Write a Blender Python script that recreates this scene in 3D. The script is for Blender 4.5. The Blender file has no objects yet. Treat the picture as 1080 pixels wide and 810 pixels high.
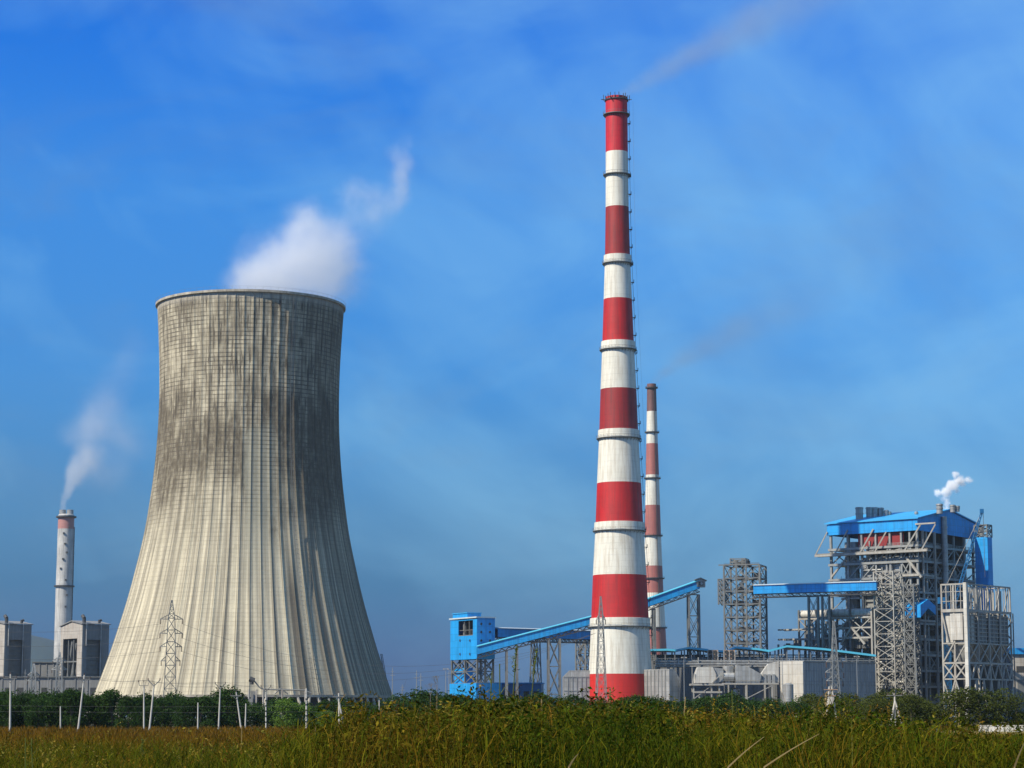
# ---- overall balance
SUN_STR, SKY_STR, EXPO, HAZE = 5.0, .10, .36, 3e-5
SKY_STOPS = [(0.0, (0.063, 0.161, 0.554, 1)), (0.043, (0.063, 0.161, 0.554, 1)), (0.076, (0.049, 0.213, 0.548, 1)), (0.103, (0.103, 0.314, 0.674, 1)), (0.163, (0.124, 0.449, 0.937, 1)), (0.243, (0.128, 0.538, 1.14, 1)), (0.308, (0.029, 0.438, 1.242, 1)), (0.42, (0.45, 0.68, 1.2, 1)), (0.6, (0.75, 0.85, 1.05, 1)), (1.0, (0.9, 0.95, 1.05, 1))]
WISP_ON = 1.0
PLUMES = True
import bpy, math, random
import numpy as np
from mathutils import Vector, Matrix
R = math.radians
random.seed(7)
rng = np.random.default_rng(11)
sc = bpy.context.scene
col = sc.collection

# ------------------------------------------------------------------ camera model (80 mm lens, eye 2 m above the ground)
FPX, PITCH, EYE = 2400.0, math.atan(352 / 2400.0), 2.0
CT, ST = math.cos(PITCH), math.sin(PITCH)

def ray(px, py):
    u = (px - 540) / FPX; v = (405 - py) / FPX
    return Vector((u, CT - v * ST, ST + v * CT))

def P(px, py, Y):
    d = ray(px, py); s = Y / d.y
    return Vector((d.x * s, Y, EYE + d.z * s))

def Zat(py, Y):
    return P(540, py, Y).z

def Xat(px, Y, z=0.0):
    return (px - 540) / FPX * (Y * CT + (z - EYE) * ST)

class Frame:
    """A plan grid: origin on the ground, local x = along the front (to the right, towards the viewer), y = receding."""
    def __init__(s, x, y, deg):
        s.o = Vector((x, y, 0)); s.t = R(deg)
        s.a = Vector((math.cos(s.t), -math.sin(s.t), 0)); s.b = Vector((math.sin(s.t), math.cos(s.t), 0))
    def front(s, px, py, yl=0.0):
        d = ray(px, py); o = s.o + s.b * yl; c = Vector((0, 0, EYE))
        k = (o - c).dot(s.b) / d.dot(s.b); p = c + d * k
        return (p - s.o).dot(s.a), p.z
    def side(s, px, py, xl=0.0):
        d = ray(px, py); o = s.o + s.a * xl; c = Vector((0, 0, EYE))
        k = (o - c).dot(s.a) / d.dot(s.a); p = c + d * k
        return (p - s.o).dot(s.b), p.z

# ------------------------------------------------------------------ mesh helper
class MB:
    def __init__(s):
        s.v = []; s.f = []; s.m = []
    def _add(s, vs, fs, mi=0):
        n = len(s.v); s.v.extend([tuple(p) for p in vs]); s.f.extend([tuple(i + n for i in f) for f in fs]); s.m.extend([mi] * len(fs))
    def box(s, x0, x1, y0, y1, z0, z1, mi=0):
        s._add([(x0,y0,z0),(x1,y0,z0),(x1,y1,z0),(x0,y1,z0),(x0,y0,z1),(x1,y0,z1),(x1,y1,z1),(x0,y1,z1)],
               [(0,3,2,1),(4,5,6,7),(0,1,5,4),(1,2,6,5),(2,3,7,6),(3,0,4,7)], mi)
    def bar(s, p, q, w, h=None, mi=0):
        p = Vector(p); q = Vector(q); d = q - p
        if d.length < 1e-5: return
        d.normalize(); j = random.uniform(.93, 1.07); w = w * j; h = (h or w) * (j if h is None else 1)
        up = Vector((0,0,1)) if abs(d.z) < .95 else Vector((1,0,0))
        n = d.cross(up).normalized(); u = n.cross(d).normalized()
        n = n * (w / 2); u = u * (h / 2)
        s._add([p-n-u, p+n-u, p+n+u, p-n+u, q-n-u, q+n-u, q+n+u, q-n+u],
               [(0,1,2,3),(4,7,6,5),(0,4,5,1),(1,5,6,2),(2,6,7,3),(3,7,4,0)], mi)
    def tube(s, p, q, r, n=10, r2=None, mi=0):
        p = Vector(p); q = Vector(q); d = (q - p).normalized(); r2 = r if r2 is None else r2
        up = Vector((0,0,1)) if abs(d.z) < .95 else Vector((1,0,0))
        e = d.cross(up).normalized(); u = e.cross(d).normalized()
        vs = []
        for c, rr in ((p, r), (q, r2)):
            for k in range(n):
                t = 2 * math.pi * k / n
                vs.append(c + e * (math.cos(t) * rr) + u * (math.sin(t) * rr))
        fs = [(k, (k+1) % n, n + (k+1) % n, n + k) for k in range(n)]
        fs.append(tuple(range(n-1, -1, -1))); fs.append(tuple(range(n, 2*n)))
        s._add(vs, fs, mi)
    def path(s, pts, r, n=6):
        for p, q in zip(pts, pts[1:]): s.tube(p, q, r, n)
    def lathe(s, prof, n=48, c=(0,0), mats=None):
        m = len(prof); vs = []
        for r, z in prof:
            for k in range(n):
                t = 2 * math.pi * k / n
                vs.append((c[0] + r * math.cos(t), c[1] + r * math.sin(t), z))
        base = len(s.v); s.v.extend(vs)
        for i in range(m - 1):
            for k in range(n):
                k2 = (k + 1) % n
                s.f.append((base+i*n+k, base+i*n+k2, base+(i+1)*n+k2, base+(i+1)*n+k)); s.m.append(mats[i] if mats else 0)
    def prism(s, pts, ext, mi=0):
        n = len(pts); pts = [Vector(p) for p in pts]; e = Vector(ext)
        fs = [tuple(range(n-1, -1, -1)), tuple(range(n, 2*n))] + [(k, (k+1) % n, n+(k+1) % n, n+k) for k in range(n)]
        s._add(pts + [p + e for p in pts], fs, mi)
    def build(s, name, mat, parent=None, smooth=False, loc=None, rotz=0):
        me = bpy.data.meshes.new(name); me.from_pydata(s.v, [], s.f); me.update()
        mats = mat if isinstance(mat, (list, tuple)) else [mat]
        for q in mats: me.materials.append(q)
        if len(mats) > 1: me.polygons.foreach_set('material_index', s.m)
        import bmesh
        bm = bmesh.new(); bm.from_mesh(me); bmesh.ops.recalc_face_normals(bm, faces=bm.faces); bm.to_mesh(me); bm.free()
        if smooth: me.polygons.foreach_set('use_smooth', [True] * len(me.polygons))
        o = bpy.data.objects.new(name, me); col.objects.link(o)
        if parent: o.parent = parent
        if loc is not None: o.location = loc
        if rotz: o.rotation_euler = (0, 0, rotz)
        return o

def lattice(mb, c0, c1, n, w, hz=True, xb=True, faces=(0,1,2,3)):
    """bracing between four corner legs; c0 bottom corners, c1 top corners"""
    for k in range(n):
        A = [Vector(c0[i]).lerp(Vector(c1[i]), k / n) for i in range(4)]
        B = [Vector(c0[i]).lerp(Vector(c1[i]), (k + 1) / n) for i in range(4)]
        for i in faces:
            j = (i + 1) % 4
            mb.bar(A[i], B[j], w)
            if xb: mb.bar(A[j], B[i], w)
            if hz: mb.bar(B[i], B[j], w)

def sq(hw, z, hy=None, cx=0, cy=0):
    hy = hw if hy is None else hy
    return [(cx-hw, cy-hy, z), (cx+hw, cy-hy, z), (cx+hw, cy+hy, z), (cx-hw, cy+hy, z)]

def tag(o, label=None, cat=None, group=None, kind=None):
    if label: o['label'] = label
    if cat: o['category'] = cat
    if group: o['group'] = group
    if kind: o['kind'] = kind
    return o

def empty(name, loc, label, cat, rz=0.0, group=None):
    o = bpy.data.objects.new(name, None); col.objects.link(o)
    o.empty_display_size = .5; o.location = loc; o.rotation_euler = (0, 0, rz)
    return tag(o, label, cat, group)

def copy_tree(o, parent=None):
    c = o.copy(); col.objects.link(c)
    if parent: c.parent = parent
    for ch in [x for x in bpy.data.objects if x.parent == o]: copy_tree(ch, c)
    return c

def fast_mesh(name, verts, quads, mats, parent=None, colors=None, face_mat=None, loc=None):
    me = bpy.data.meshes.new(name)
    nv, nf = len(verts), len(quads)
    me.vertices.add(nv); me.vertices.foreach_set('co', np.asarray(verts, np.float32).ravel())
    me.loops.add(nf * 4); me.loops.foreach_set('vertex_index', np.asarray(quads, np.int32).ravel())
    me.polygons.add(nf); me.polygons.foreach_set('loop_start', np.arange(0, nf * 4, 4, dtype=np.int32))
    for m in (mats if isinstance(mats, (list, tuple)) else [mats]): me.materials.append(m)
    if face_mat is not None: me.polygons.foreach_set('material_index', np.asarray(face_mat, np.int32))
    me.update(calc_edges=True); me.validate()
    if colors is not None:
        a = me.color_attributes.new('Tint', 'FLOAT_COLOR', 'POINT')
        c4 = np.ones((nv, 4), np.float32); c4[:, :3] = colors
        a.data.foreach_set('color', c4.ravel())
    o = bpy.data.objects.new(name, me); col.objects.link(o)
    if parent: o.parent = parent
    if loc is not None: o.location = loc
    return o

# ------------------------------------------------------------------ materials
def lin(r, g, b):
    f = lambda c: (c/255/12.92) if c/255 <= .04045 else ((c/255+.055)/1.055)**2.4
    return (f(r), f(g), f(b), 1)

class NT:
    def __init__(s, nt): s.nt = nt
    def n(s, typ, **kw):
        nd = s.nt.nodes.new(typ)
        for k, v in kw.items(): setattr(nd, k, v)
        return nd
    def l(s, a, b): s.nt.links.new(a, b)
    def val(s, sock, x):
        if hasattr(x, 'is_output'): s.l(x, sock)
        else: sock.default_value = x
    def math(s, op, a, b=0.0, c=None, clamp=False):
        nd = s.n('ShaderNodeMath', operation=op, use_clamp=clamp); s.val(nd.inputs[0], a); s.val(nd.inputs[1], b)
        if c is not None: s.val(nd.inputs[2], c)
        return nd.outputs[0]
    def mix(s, f, a, b, blend='MIX'):
        nd = s.n('ShaderNodeMix', data_type='RGBA', blend_type=blend)
        s.val(nd.inputs[0], f); s.val(nd.inputs[6], a); s.val(nd.inputs[7], b)
        return nd.outputs[2]
    def ramp(s, f, stops, interp='LINEAR'):
        nd = s.n('ShaderNodeValToRGB'); s.l(f, nd.inputs[0]); cr = nd.color_ramp; cr.interpolation = interp
        while len(cr.elements) > 1: cr.elements.remove(cr.elements[-1])
        cr.elements[0].position, cr.elements[0].color = stops[0]
        for p, c in stops[1:]:
            e = cr.elements.new(p); e.color = c
        return nd.outputs[0]
    def mrange(s, x, a, b, c=0.0, d=1.0, smooth=False):
        nd = s.n('ShaderNodeMapRange', interpolation_type='SMOOTHSTEP' if smooth else 'LINEAR')
        s.val(nd.inputs[0], x); nd.inputs[1].default_value = a; nd.inputs[2].default_value = b
        nd.inputs[3].default_value = c; nd.inputs[4].default_value = d
        return nd.outputs[0]
    def noise(s, vec, scale=1.0, detail=4, rough=.55, dist=0.0):
        nd = s.n('ShaderNodeTexNoise'); s.l(vec, nd.inputs['Vector'])
        nd.inputs['Scale'].default_value = scale; nd.inputs['Detail'].default_value = detail
        nd.inputs['Roughness'].default_value = rough; nd.inputs['Distortion'].default_value = dist
        return nd.outputs[0]
    def mapping(s, vec, scale=(1,1,1), loc=(0,0,0), rot=(0,0,0)):
        nd = s.n('ShaderNodeMapping'); s.l(vec, nd.inputs[0])
        nd.inputs['Location'].default_value = loc; nd.inputs['Rotation'].default_value = rot; nd.inputs['Scale'].default_value = scale
        return nd.outputs[0]

def newmat(name):
    m = bpy.data.materials.new(name); m.use_nodes = True; nt = m.node_tree
    t = NT(nt); b = nt.nodes['Principled BSDF']
    return m, t, b

def pm(name, c1, c2=None, sc_=.25, rough=.6, metal=0.0, bump=0.0, streak=0.0, streak_col=None, ribs=0.0, rib_axis='X', panel=None, lift=0.0):
    """weathered procedural surface: two-colour noise, optional vertical dirt streaks and pressed ribs"""
    m, t, b = newmat(name)
    tc = t.n('ShaderNodeTexCoord').outputs['Object']
    c2 = c2 or tuple(x * .8 for x in c1[:3]) + (1,)
    f = t.mrange(t.noise(tc, sc_, 6, .6), .3, .7)
    c = t.mix(f, c1, c2)
    if streak:
        s1 = t.noise(t.mapping(tc, (1, 1, .06)), .9, 5, .65)
        c = t.mix(t.math('MULTIPLY', t.mrange(s1, .44, .66), streak), c, streak_col or (.12, .1, .08, 1))
    if panel or lift:
        sx = t.n('ShaderNodeSeparateXYZ'); t.l(tc, sx.inputs[0])
    if panel:                                    # sheet panels: each its own tone, dark laps between
        pw, ph, amt = panel
        uu = t.math('DIVIDE', t.math('ADD', t.math('MULTIPLY', sx.outputs[0], .93), t.math('MULTIPLY', sx.outputs[1], 1.07)), pw); vv = t.math('DIVIDE', sx.outputs[2], ph)
        cb = t.n('ShaderNodeCombineXYZ'); t.l(t.math('FLOOR', uu), cb.inputs[0]); t.l(t.math('FLOOR', vv), cb.inputs[1])
        wn_ = t.n('ShaderNodeTexWhiteNoise', noise_dimensions='2D'); t.l(cb.outputs[0], wn_.inputs['Vector'])
        c = t.mix(t.mrange(wn_.outputs[0], 0, 1, 0, amt), c, tuple(x * .45 for x in c1[:3]) + (1,))
        lap = t.math('MAXIMUM', t.mrange(t.math('FRACT', uu), .93, .98), t.mrange(t.math('FRACT', vv), .90, .97))
        c = t.mix(t.math('MULTIPLY', lap, amt * 1.3), c, tuple(x * .3 for x in c1[:3]) + (1,))
    if lift:                                     # faint pour lines
        lf = t.mrange(t.math('FRACT', t.math('DIVIDE', sx.outputs[2], lift)), .84, .92)
        c = t.mix(t.math('MULTIPLY', lf, t.mrange(t.noise(tc, .12, 3), .4, .65, .05, .35)), c, tuple(x * .5 for x in c1[:3]) + (1,))
    t.l(c, b.inputs['Base Color'])
    t.l(t.mrange(t.noise(tc, sc_ * 3, 3), .3, .7, rough - .08, rough + .08), b.inputs['Roughness'])
    b.inputs['Metallic'].default_value = metal
    h = None
    if ribs:
        w = t.n('ShaderNodeTexWave', bands_direction=rib_axis, wave_profile='SIN'); t.l(tc, w.inputs[0])
        w.inputs['Scale'].default_value = ribs; w.inputs['Distortion'].default_value = 0
        h = w.outputs['Fac']; bump = bump or .3
    elif bump:
        h = t.noise(tc, sc_ * 8, 5)
    if h is not None:
        bn = t.n('ShaderNodeBump'); bn.inputs['Strength'].default_value = bump; bn.inputs['Distance'].default_value = .15
        t.l(h, bn.inputs['Height']); t.l(bn.outputs[0], b.inputs['Normal'])
    return m

def leafmat(name, dark, light, attr=True, trans=.3, scale=.6):
    m, t, b = newmat(name)
    nt = m.node_tree
    if attr:
        c = t.n('ShaderNodeAttribute', attribute_name='Tint').outputs['Color']
    else:
        tc = t.n('ShaderNodeTexCoord').outputs['Object']
        oi = t.n('ShaderNodeObjectInfo').outputs['Random']
        f = t.math('ADD', t.mrange(t.noise(tc, scale, 3), .3, .7, 0, .75), t.math('MULTIPLY', oi, .65))
        c = t.mix(f, dark, light)
        g = t.n('ShaderNodeNewGeometry').outputs['Random Per Island']
        c = t.mix(t.math('MULTIPLY', g, .40), c, tuple(x * 1.5 for x in light[:3]) + (1,))
    t.l(c, b.inputs['Base Color']); b.inputs['Roughness'].default_value = .8
    b.inputs['Specular IOR Level'].default_value = .04
    tr = t.n('ShaderNodeBsdfTranslucent'); t.l(c, tr.inputs['Color'])
    ms = t.n('ShaderNodeMixShader'); ms.inputs[0].default_value = trans
    t.l(b.outputs[0], ms.inputs[1]); t.l(tr.outputs[0], ms.inputs[2])
    t.l(ms.outputs[0], nt.nodes['Material Output'].inputs['Surface'])
    return m

M = {}
M['steel'] = pm('galvanised_steel', (.33,.335,.32,1), (.22,.23,.225,1), .3, .5, .3)
M['steel_pale'] = pm('pale_painted_steel', (.40,.39,.35,1), (.27,.265,.24,1), .25, .6, 0, streak=.6, streak_col=(.25,.2,.16,1))
M['steel_dark'] = pm('dark_steel', (.06,.062,.064,1), (.04,.04,.042,1), .3, .6, .2)
M['steel_mid'] = pm('grey_steel', (.18,.185,.18,1), (.115,.12,.12,1), .3, .55, .1)
M['silver'] = pm('aluminium_cladding', (.50,.50,.47,1), (.34,.345,.34,1), .2, .45, .35, bump=.15, streak=.55, streak_col=(.18,.15,.12,1), panel=(2.6, 2.2, .4))
M['white'] = pm('white_cladding', (.64,.63,.58,1), (.50,.49,.45,1), .2, .6, 0, streak=.7, streak_col=(.26,.21,.16,1), panel=(3.2, 2.8, .3))
M['grey_clad'] = pm('grey_corrugated_cladding', (.40,.41,.415,1), (.32,.33,.335,1), .15, .6, .0, streak=.6, streak_col=(.17,.165,.16,1), ribs=.9, rib_axis='Y', panel=(1.9, 4.5, .3))
M['white_clad'] = pm('white_corrugated_cladding', (.60,.59,.55,1), (.48,.47,.43,1), .2, .6, 0, streak=.6, streak_col=(.30,.24,.18,1), ribs=.9, panel=(2.1, 4.2, .3))
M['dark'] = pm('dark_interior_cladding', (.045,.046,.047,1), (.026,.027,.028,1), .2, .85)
M['grey_wall'] = pm('weathered_grey_wall', (.23,.235,.235,1), (.17,.17,.17,1), .12, .8, 0, streak=.5, streak_col=(.1,.1,.1,1))
M['pale_wall'] = pm('pale_weathered_wall', (.48,.455,.41,1), (.34,.32,.285,1), .1, .8, 0, streak=.7, streak_col=(.22,.15,.11,1), panel=(5.0, 4.0, .25))
M['blue'] = pm('blue_sheet_cladding', (.012,.35,.82,1), (.010,.29,.72,1), .12, .5, 0, streak=.5, streak_col=(.02,.15,.34,1), ribs=.8, panel=(2.4, 3.1, .30))
M['blue_roof'] = pm('blue_sheet_roofing', (.04,.36,.72,1), (.03,.30,.62,1), .12, .45, 0, streak=.2, streak_col=(.06,.2,.4,1), ribs=.8)
M['cyan_roof'] = pm('pale_blue_roofing', (.10,.50,.68,1), (.08,.42,.6,1), .12, .45)
M['white_roof'] = pm('pale_roof_sheet', (.52,.60,.64,1), (.42,.48,.52,1), .2, .5)
M['blue_steel'] = pm('blue_painted_steel', (.012,.15,.36,1), (.012,.11,.27,1), .3, .5)
M['maroon'] = pm('maroon_cladding', (.26,.018,.02,1), (.19,.014,.016,1), .2, .65, ribs=.7)
M['rust'] = pm('rusty_steel', (.30,.15,.09,1), (.42,.33,.24,1), .5, .8)
M['conc_pole'] = pm('whitewashed_concrete', (.56,.54,.49,1), (.40,.38,.34,1), .8, .8, 0, streak=.3)
M['wire'] = pm('weathered_wire', (.13,.13,.13,1), (.10,.10,.10,1), .5, .5, .4)
M['porcelain'] = pm('brown_porcelain', (.10,.06,.045,1), (.07,.04,.03,1), 1, .35)
M['bark'] = pm('bark', (.10,.075,.055,1), (.06,.045,.032,1), 2.0, .9, bump=.4)
M['dry_bark'] = pm('dry_grey_bark', (.20,.18,.15,1), (.13,.115,.1,1), 2.0, .9)
M['hill'] = pm('hazed_wooded_hill', (.022,.045,.06,1), (.036,.058,.062,1), .012, .95)  # blue of the distant haze mixed into the dark woodland colour
M['lime_wall'] = pm('white_limewash', (.74,.72,.68,1), (.6,.58,.54,1), .3, .85, streak=.3)
# ================================================================== light, sky, camera
SUN_AZ, SUN_EL = R(56), R(44)          # sun behind the camera's left shoulder
SUN_DIR = Vector((-math.sin(SUN_AZ) * math.cos(SUN_EL), -math.cos(SUN_AZ) * math.cos(SUN_EL), math.sin(SUN_EL)))
w = bpy.data.worlds.new('World'); sc.world = w; w.use_nodes = True
t = NT(w.node_tree); bg = w.node_tree.nodes['Background']
sky = t.n('ShaderNodeTexSky', sky_type='NISHITA'); sky.sun_disc = False
sky.sun_elevation = SUN_EL; sky.sun_rotation = math.pi + SUN_AZ
sky.air_density = 1.3; sky.dust_density = .4; sky.ozone_density = 2.5
dirv = t.n('ShaderNodeTexCoord').outputs['Generated']
sep = t.n('ShaderNodeSeparateXYZ'); t.l(dirv, sep.inputs[0])
el = t.mrange(sep.outputs[2], -.02, 1.0)
tint = t.ramp(el, SKY_STOPS)
skyc = t.mix(1.0, sky.outputs[0], tint, 'MULTIPLY')
# thin high haze streaks and soft patches in the blue, and the paler right-hand sky
rotv = t.mapping(dirv, rot=(0, R(-42), 0))
n1 = t.noise(t.mapping(rotv, (4.5, 1, 9)), 1.0, 4, .5, .5)
n2 = t.noise(t.mapping(t.mapping(dirv, rot=(0, R(-56), 0)), (5, 1, 30), loc=(3, 1, 2)), 1.0, 7, .55, .4)
n3 = t.noise(t.mapping(dirv, (9, 1, 15), loc=(7, 4, 1)), 1.0, 6, .55, .8)
# the veil thickens to the right; soft patches and streaks break it up
f = t.math('ADD', t.mrange(sep.outputs[0], -.21, .21, -.02, .34), t.math('MULTIPLY', t.mrange(n1, .36, .66, -.5, .5), .26))
f = t.math('ADD', f, t.math('MULTIPLY', t.mrange(n2, .40, .66, -.4, .6), .06))
f = t.math('ADD', f, t.math('MULTIPLY', t.mrange(n3, .38, .66, -.5, .5), .20), clamp=True)
f = t.math('MULTIPLY', f, t.mrange(sep.outputs[2], .0, .10, .35, 1.0, True))
skyc = t.mix(t.math('MULTIPLY', f, WISP_ON), skyc, (2.44, 5.17, 7.3, 1))
# thin grey murk drifting at mid height
mk = t.noise(t.mapping(dirv, (5, 1, 12), loc=(2, 9, 5)), 1.0, 5, .6, .5)
mk = t.math('MULTIPLY', t.mrange(mk, .50, .70), t.mrange(sep.outputs[2], .02, .08, .2, 1, True))
skyc = t.mix(t.math('MULTIPLY', mk, .20 * WISP_ON), skyc, (1.6, 2.3, 3.0, 1))
t.l(skyc, bg.inputs['Color']); bg.inputs['Strength'].default_value = SKY_STR

sl = bpy.data.lights.new('sun', 'SUN'); sl.energy = SUN_STR; sl.angle = R(.53); sl.color = (1.0, .91, .74)
so = bpy.data.objects.new('sun', sl); col.objects.link(so)
so.rotation_euler = (-SUN_DIR).to_track_quat('-Z', 'Y').to_euler(); so.location = (-400, -300, 600)

cd = bpy.data.cameras.new('camera'); co = bpy.data.objects.new('camera', cd); col.objects.link(co)
cd.lens = 80; cd.sensor_width = 36; cd.clip_start = .2; cd.clip_end = 20000
co.location = (0, 0, EYE); co.rotation_euler = (math.pi / 2 + PITCH, 0, 0); sc.camera = co
sc.view_settings.view_transform = 'Standard'; sc.view_settings.look = 'None'
sc.view_settings.exposure = EXPO; sc.view_settings.gamma = 1.0; sc.view_settings.use_curve_mapping = False
cy = sc.cycles
cy.volume_bounces = 5; cy.max_bounces = 8; cy.diffuse_bounces = 3; cy.glossy_bounces = 2; cy.transmission_bounces = 3
cy.transparent_max_bounces = 12; cy.use_denoising = True; cy.volume_step_rate = .45; cy.volume_max_steps = 256
cy.caustics_reflective = False; cy.caustics_refractive = False

# ================================================================== ground, hill, haze
m, t, b = newmat('field_soil'); tc = t.n('ShaderNodeTexCoord').outputs['Object']
c = t.mix(t.mrange(t.noise(tc, .06, 8, .65), .35, .65), (.085,.060,.028,1), (.060,.065,.022,1))
c = t.mix(t.mrange(t.noise(tc, .9, 6, .6), .4, .7), c, (.11,.085,.045,1)); t.l(c, b.inputs['Base Color']); b.inputs['Roughness'].default_value = .95
g = MB(); g._add([(-2300,-90,0),(2300,-90,0),(2300,6300,0),(-2300,6300,0)], [(0,1,2,3)])
tag(g.build('ground', m), kind='structure')
# dirt strip of yellow stubble on the right beyond the weeds
m2 = pm('yellow_stubble', (.30,.22,.06,1), (.22,.17,.05,1), .3, .95)
g = MB(); g._add([(42,215,.03),(95,215,.03),(95,330,.03),(42,330,.03)], [(0,1,2,3)])
tag(g.build('field', m2), kind='structure')

def ridge(name, x0, x1, y0, y1, peaks, nx=90, ny=26):
    xs = np.linspace(x0, x1, nx); ys = np.linspace(y0, y1, ny)
    X_, Y_ = np.meshgrid(xs, ys); Z_ = np.zeros_like(X_) - .2
    for (cx, cyy, h, sx, sy) in peaks: Z_ += h * np.exp(-((X_-cx)/sx)**2 - ((Y_-cyy)/sy)**2)
    Z_ += (np.sin(X_*.021)+np.sin(X_*.013+Y_*.017)+np.sin(X_*.05+1)*.5) * np.clip(Z_, 0, 60) * .06
    v = np.stack([X_, Y_, Z_], -1).reshape(-1, 3)
    i = np.arange(nx*ny).reshape(ny, nx)
    q = np.stack([i[:-1,:-1], i[:-1,1:], i[1:,1:], i[1:,:-1]], -1).reshape(-1, 4)
    return fast_mesh(name, v, q, M['hill'])
tag(ridge('hills', -2200, -400, 5200, 6100, [(Xat(-10,5600), 5650, Zat(662,5650), 330, 250)]), kind='structure')

m = bpy.data.materials.new('haze_air'); m.use_nodes = True; t = NT(m.node_tree); nt = m.node_tree
nt.nodes.remove(nt.nodes['Principled BSDF'])
pv = t.n('ShaderNodeVolumePrincipled'); pv.inputs['Color'].default_value = (.62,.78,.95,1); pv.inputs['Density'].default_value = HAZE
pv.inputs['Anisotropy'].default_value = .2
t.l(pv.outputs[0], nt.nodes['Material Output'].inputs['Volume'])
g = MB(); g.box(-2400, 2400, -100, 6400, -1, 420)
if HAZE > 0: tag(g.build('haze', m), kind='stuff')

# ================================================================== cooling tower
TY = 900.0
rows = [(735,100,412.6),(715,108.2,406.3),(696,115.7,399.8),(665,127,391.8),(632,138,382.8),(600,146,375.7),(568,154,368.7),(540,158.4,364.5),(520,161.3,362),
        (505,163,359.7),(473,166.7,357.8),(440,168.6,356.6),(408,169.4,357),(375,169.2,358.6),(344,168.4,361.2),(326,167.6,362.6)]
zz, rr, cc = [], [], []
for py, xl, xr in rows:
    a, bb = P(xl, py, TY), P(xr, py, TY); zz.append(a.z); rr.append((bb.x - a.x) / 2); cc.append((a.x + bb.x) / 2)
TX = sum(cc) / len(cc)
KT = 1100 / TY
ct = empty('cooling_tower', (TX * KT, TY * KT, 0), 'giant flared concrete cooling tower with dark weather stains and pale steam', 'cooling tower')
ct.scale = (KT, KT, KT)
ZB, ZT = zz[0], zz[-1]
prof = lambda z: float(np.interp(z, zz, rr))
NR = 66; samples = []
for k in range(NR):
    t0 = 2 * math.pi * (k + .5) / NR - math.pi; d = 2 * math.pi / NR
    hw = .0046
    samples += [(t0 - hw, 0), (t0 - hw + .0010, 1), (t0 + hw - .0010, 1), (t0 + hw, 0), (t0 + d * .35, 0), (t0 + d * .65, 0)]
na = len(samples); nz = 92
zs = np.linspace(ZB, ZT, nz)
# smooth the traced profile
rs = np.array([prof(z) for z in zs]); ker = np.ones(9) / 9
rs = np.convolve(np.pad(rs, 4, mode='reflect', reflect_type='odd'), ker, 'valid')
V = np.zeros((nz, na, 3)); UVm = np.zeros((nz, na, 2))
for i, (tt, rib) in enumerate(samples):
    rad = rs + rib * .11
    V[:, i, 0] = rad * math.sin(tt); V[:, i, 1] = -rad * math.cos(tt); V[:, i, 2] = zs
idx = np.arange(nz * na).reshape(nz, na)
q = np.stack([idx[:-1], np.roll(idx, -1, 1)[:-1], np.roll(idx, -1, 1)[1:], idx[1:]], -1).reshape(-1, 4)
vo = V.reshape(-1, 3)
# inner face of the shell and its bottom edge
VI = np.zeros((nz, 96, 3)); ta = np.linspace(-math.pi, math.pi, 96, endpoint=False)
VI[:, :, 0] = (rs - 1.0)[:, None] * np.sin(ta); VI[:, :, 1] = -(rs - 1.0)[:, None] * np.cos(ta); VI[:, :, 2] = zs[:, None]
idi = np.arange(nz * 96).reshape(nz, 96) + len(vo)
qi = np.stack([idi[:-1], idi[1:], np.roll(idi, -1, 1)[1:], np.roll(idi, -1, 1)[:-1]], -1).reshape(-1, 4)

m, t, b = newmat('stained_shell_concrete')
uv = t.n('ShaderNodeUVMap', uv_map='Shell').outputs[0]          # metres round the shell, metres up
sp = t.n('ShaderNodeSeparateXYZ'); t.l(uv, sp.inputs[0]); au, zu = sp.outputs[0], sp.outputs[1]
base = t.mix(t.mrange(t.noise(t.mapping(uv, (.05, .05, 1)), 1, 6, .6), .3, .7), (.65,.59,.435,1), (.51,.465,.345,1))
# every cast panel sets a little differently
wn = t.n('ShaderNodeTexWhiteNoise', noise_dimensions='2D'); cv = t.n('ShaderNodeCombineXYZ')
t.l(t.math('FLOOR', t.math('MULTIPLY', au, NR / (2 * math.pi * 45))), cv.inputs[0]); t.l(t.math('FLOOR', t.math('DIVIDE', zu, 1.62)), cv.inputs[1])
t.l(cv.outputs[0], wn.inputs['Vector'])
wr = t.n('ShaderNodeTexWhiteNoise', noise_dimensions='1D'); t.l(t.math('FLOOR', t.math('MULTIPLY', au, NR / (2 * math.pi * 45))), wr.inputs['W'])
base = t.mix(t.math('MULTIPLY', t.mrange(wn.outputs[0], 0, 1, 0, .34), t.mrange(zu, 70, 110, .35, 1.0)), base, (.18,.155,.12,1))
base = t.mix(t.mrange(wr.outputs[0], 0, 1, 0, .11), base, (.22,.20,.165,1))
# dark dirt line kept by every rib, broken along its length
fr_ = t.math('FRACT', t.math('MULTIPLY', t.math('ADD', au, .35), NR / (2 * math.pi * 45)))
rl = t.math('MULTIPLY', t.mrange(t.math('ABSOLUTE', t.math('SUBTRACT', fr_, .5)), .07, .02, 0, 1), t.mrange(t.noise(t.mapping(uv, (.35, .02, 1), loc=(5, 5, 0)), 1, 3), .36, .62, .15, .75))
base = t.mix(rl, base, (.10,.085,.06,1))
# long rain streaks on the skirt
s1 = t.noise(t.mapping(uv, (.55, .007, 1)), 1, 7, .68)
s2 = t.noise(t.mapping(uv, (1.3, .012, 1), loc=(9, 2, 0)), 1, 4, .6)
low = t.mrange(zu, 98, 66, .2, 1, True)
base = t.mix(t.math('MULTIPLY', t.mrange(s1, .44, .60), t.math('MULTIPLY', low, .66)), base, (.15,.135,.11,1))
base = t.mix(t.math('MULTIPLY', t.mrange(s2, .49, .62), .46), base, (.13,.115,.09,1))
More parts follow.
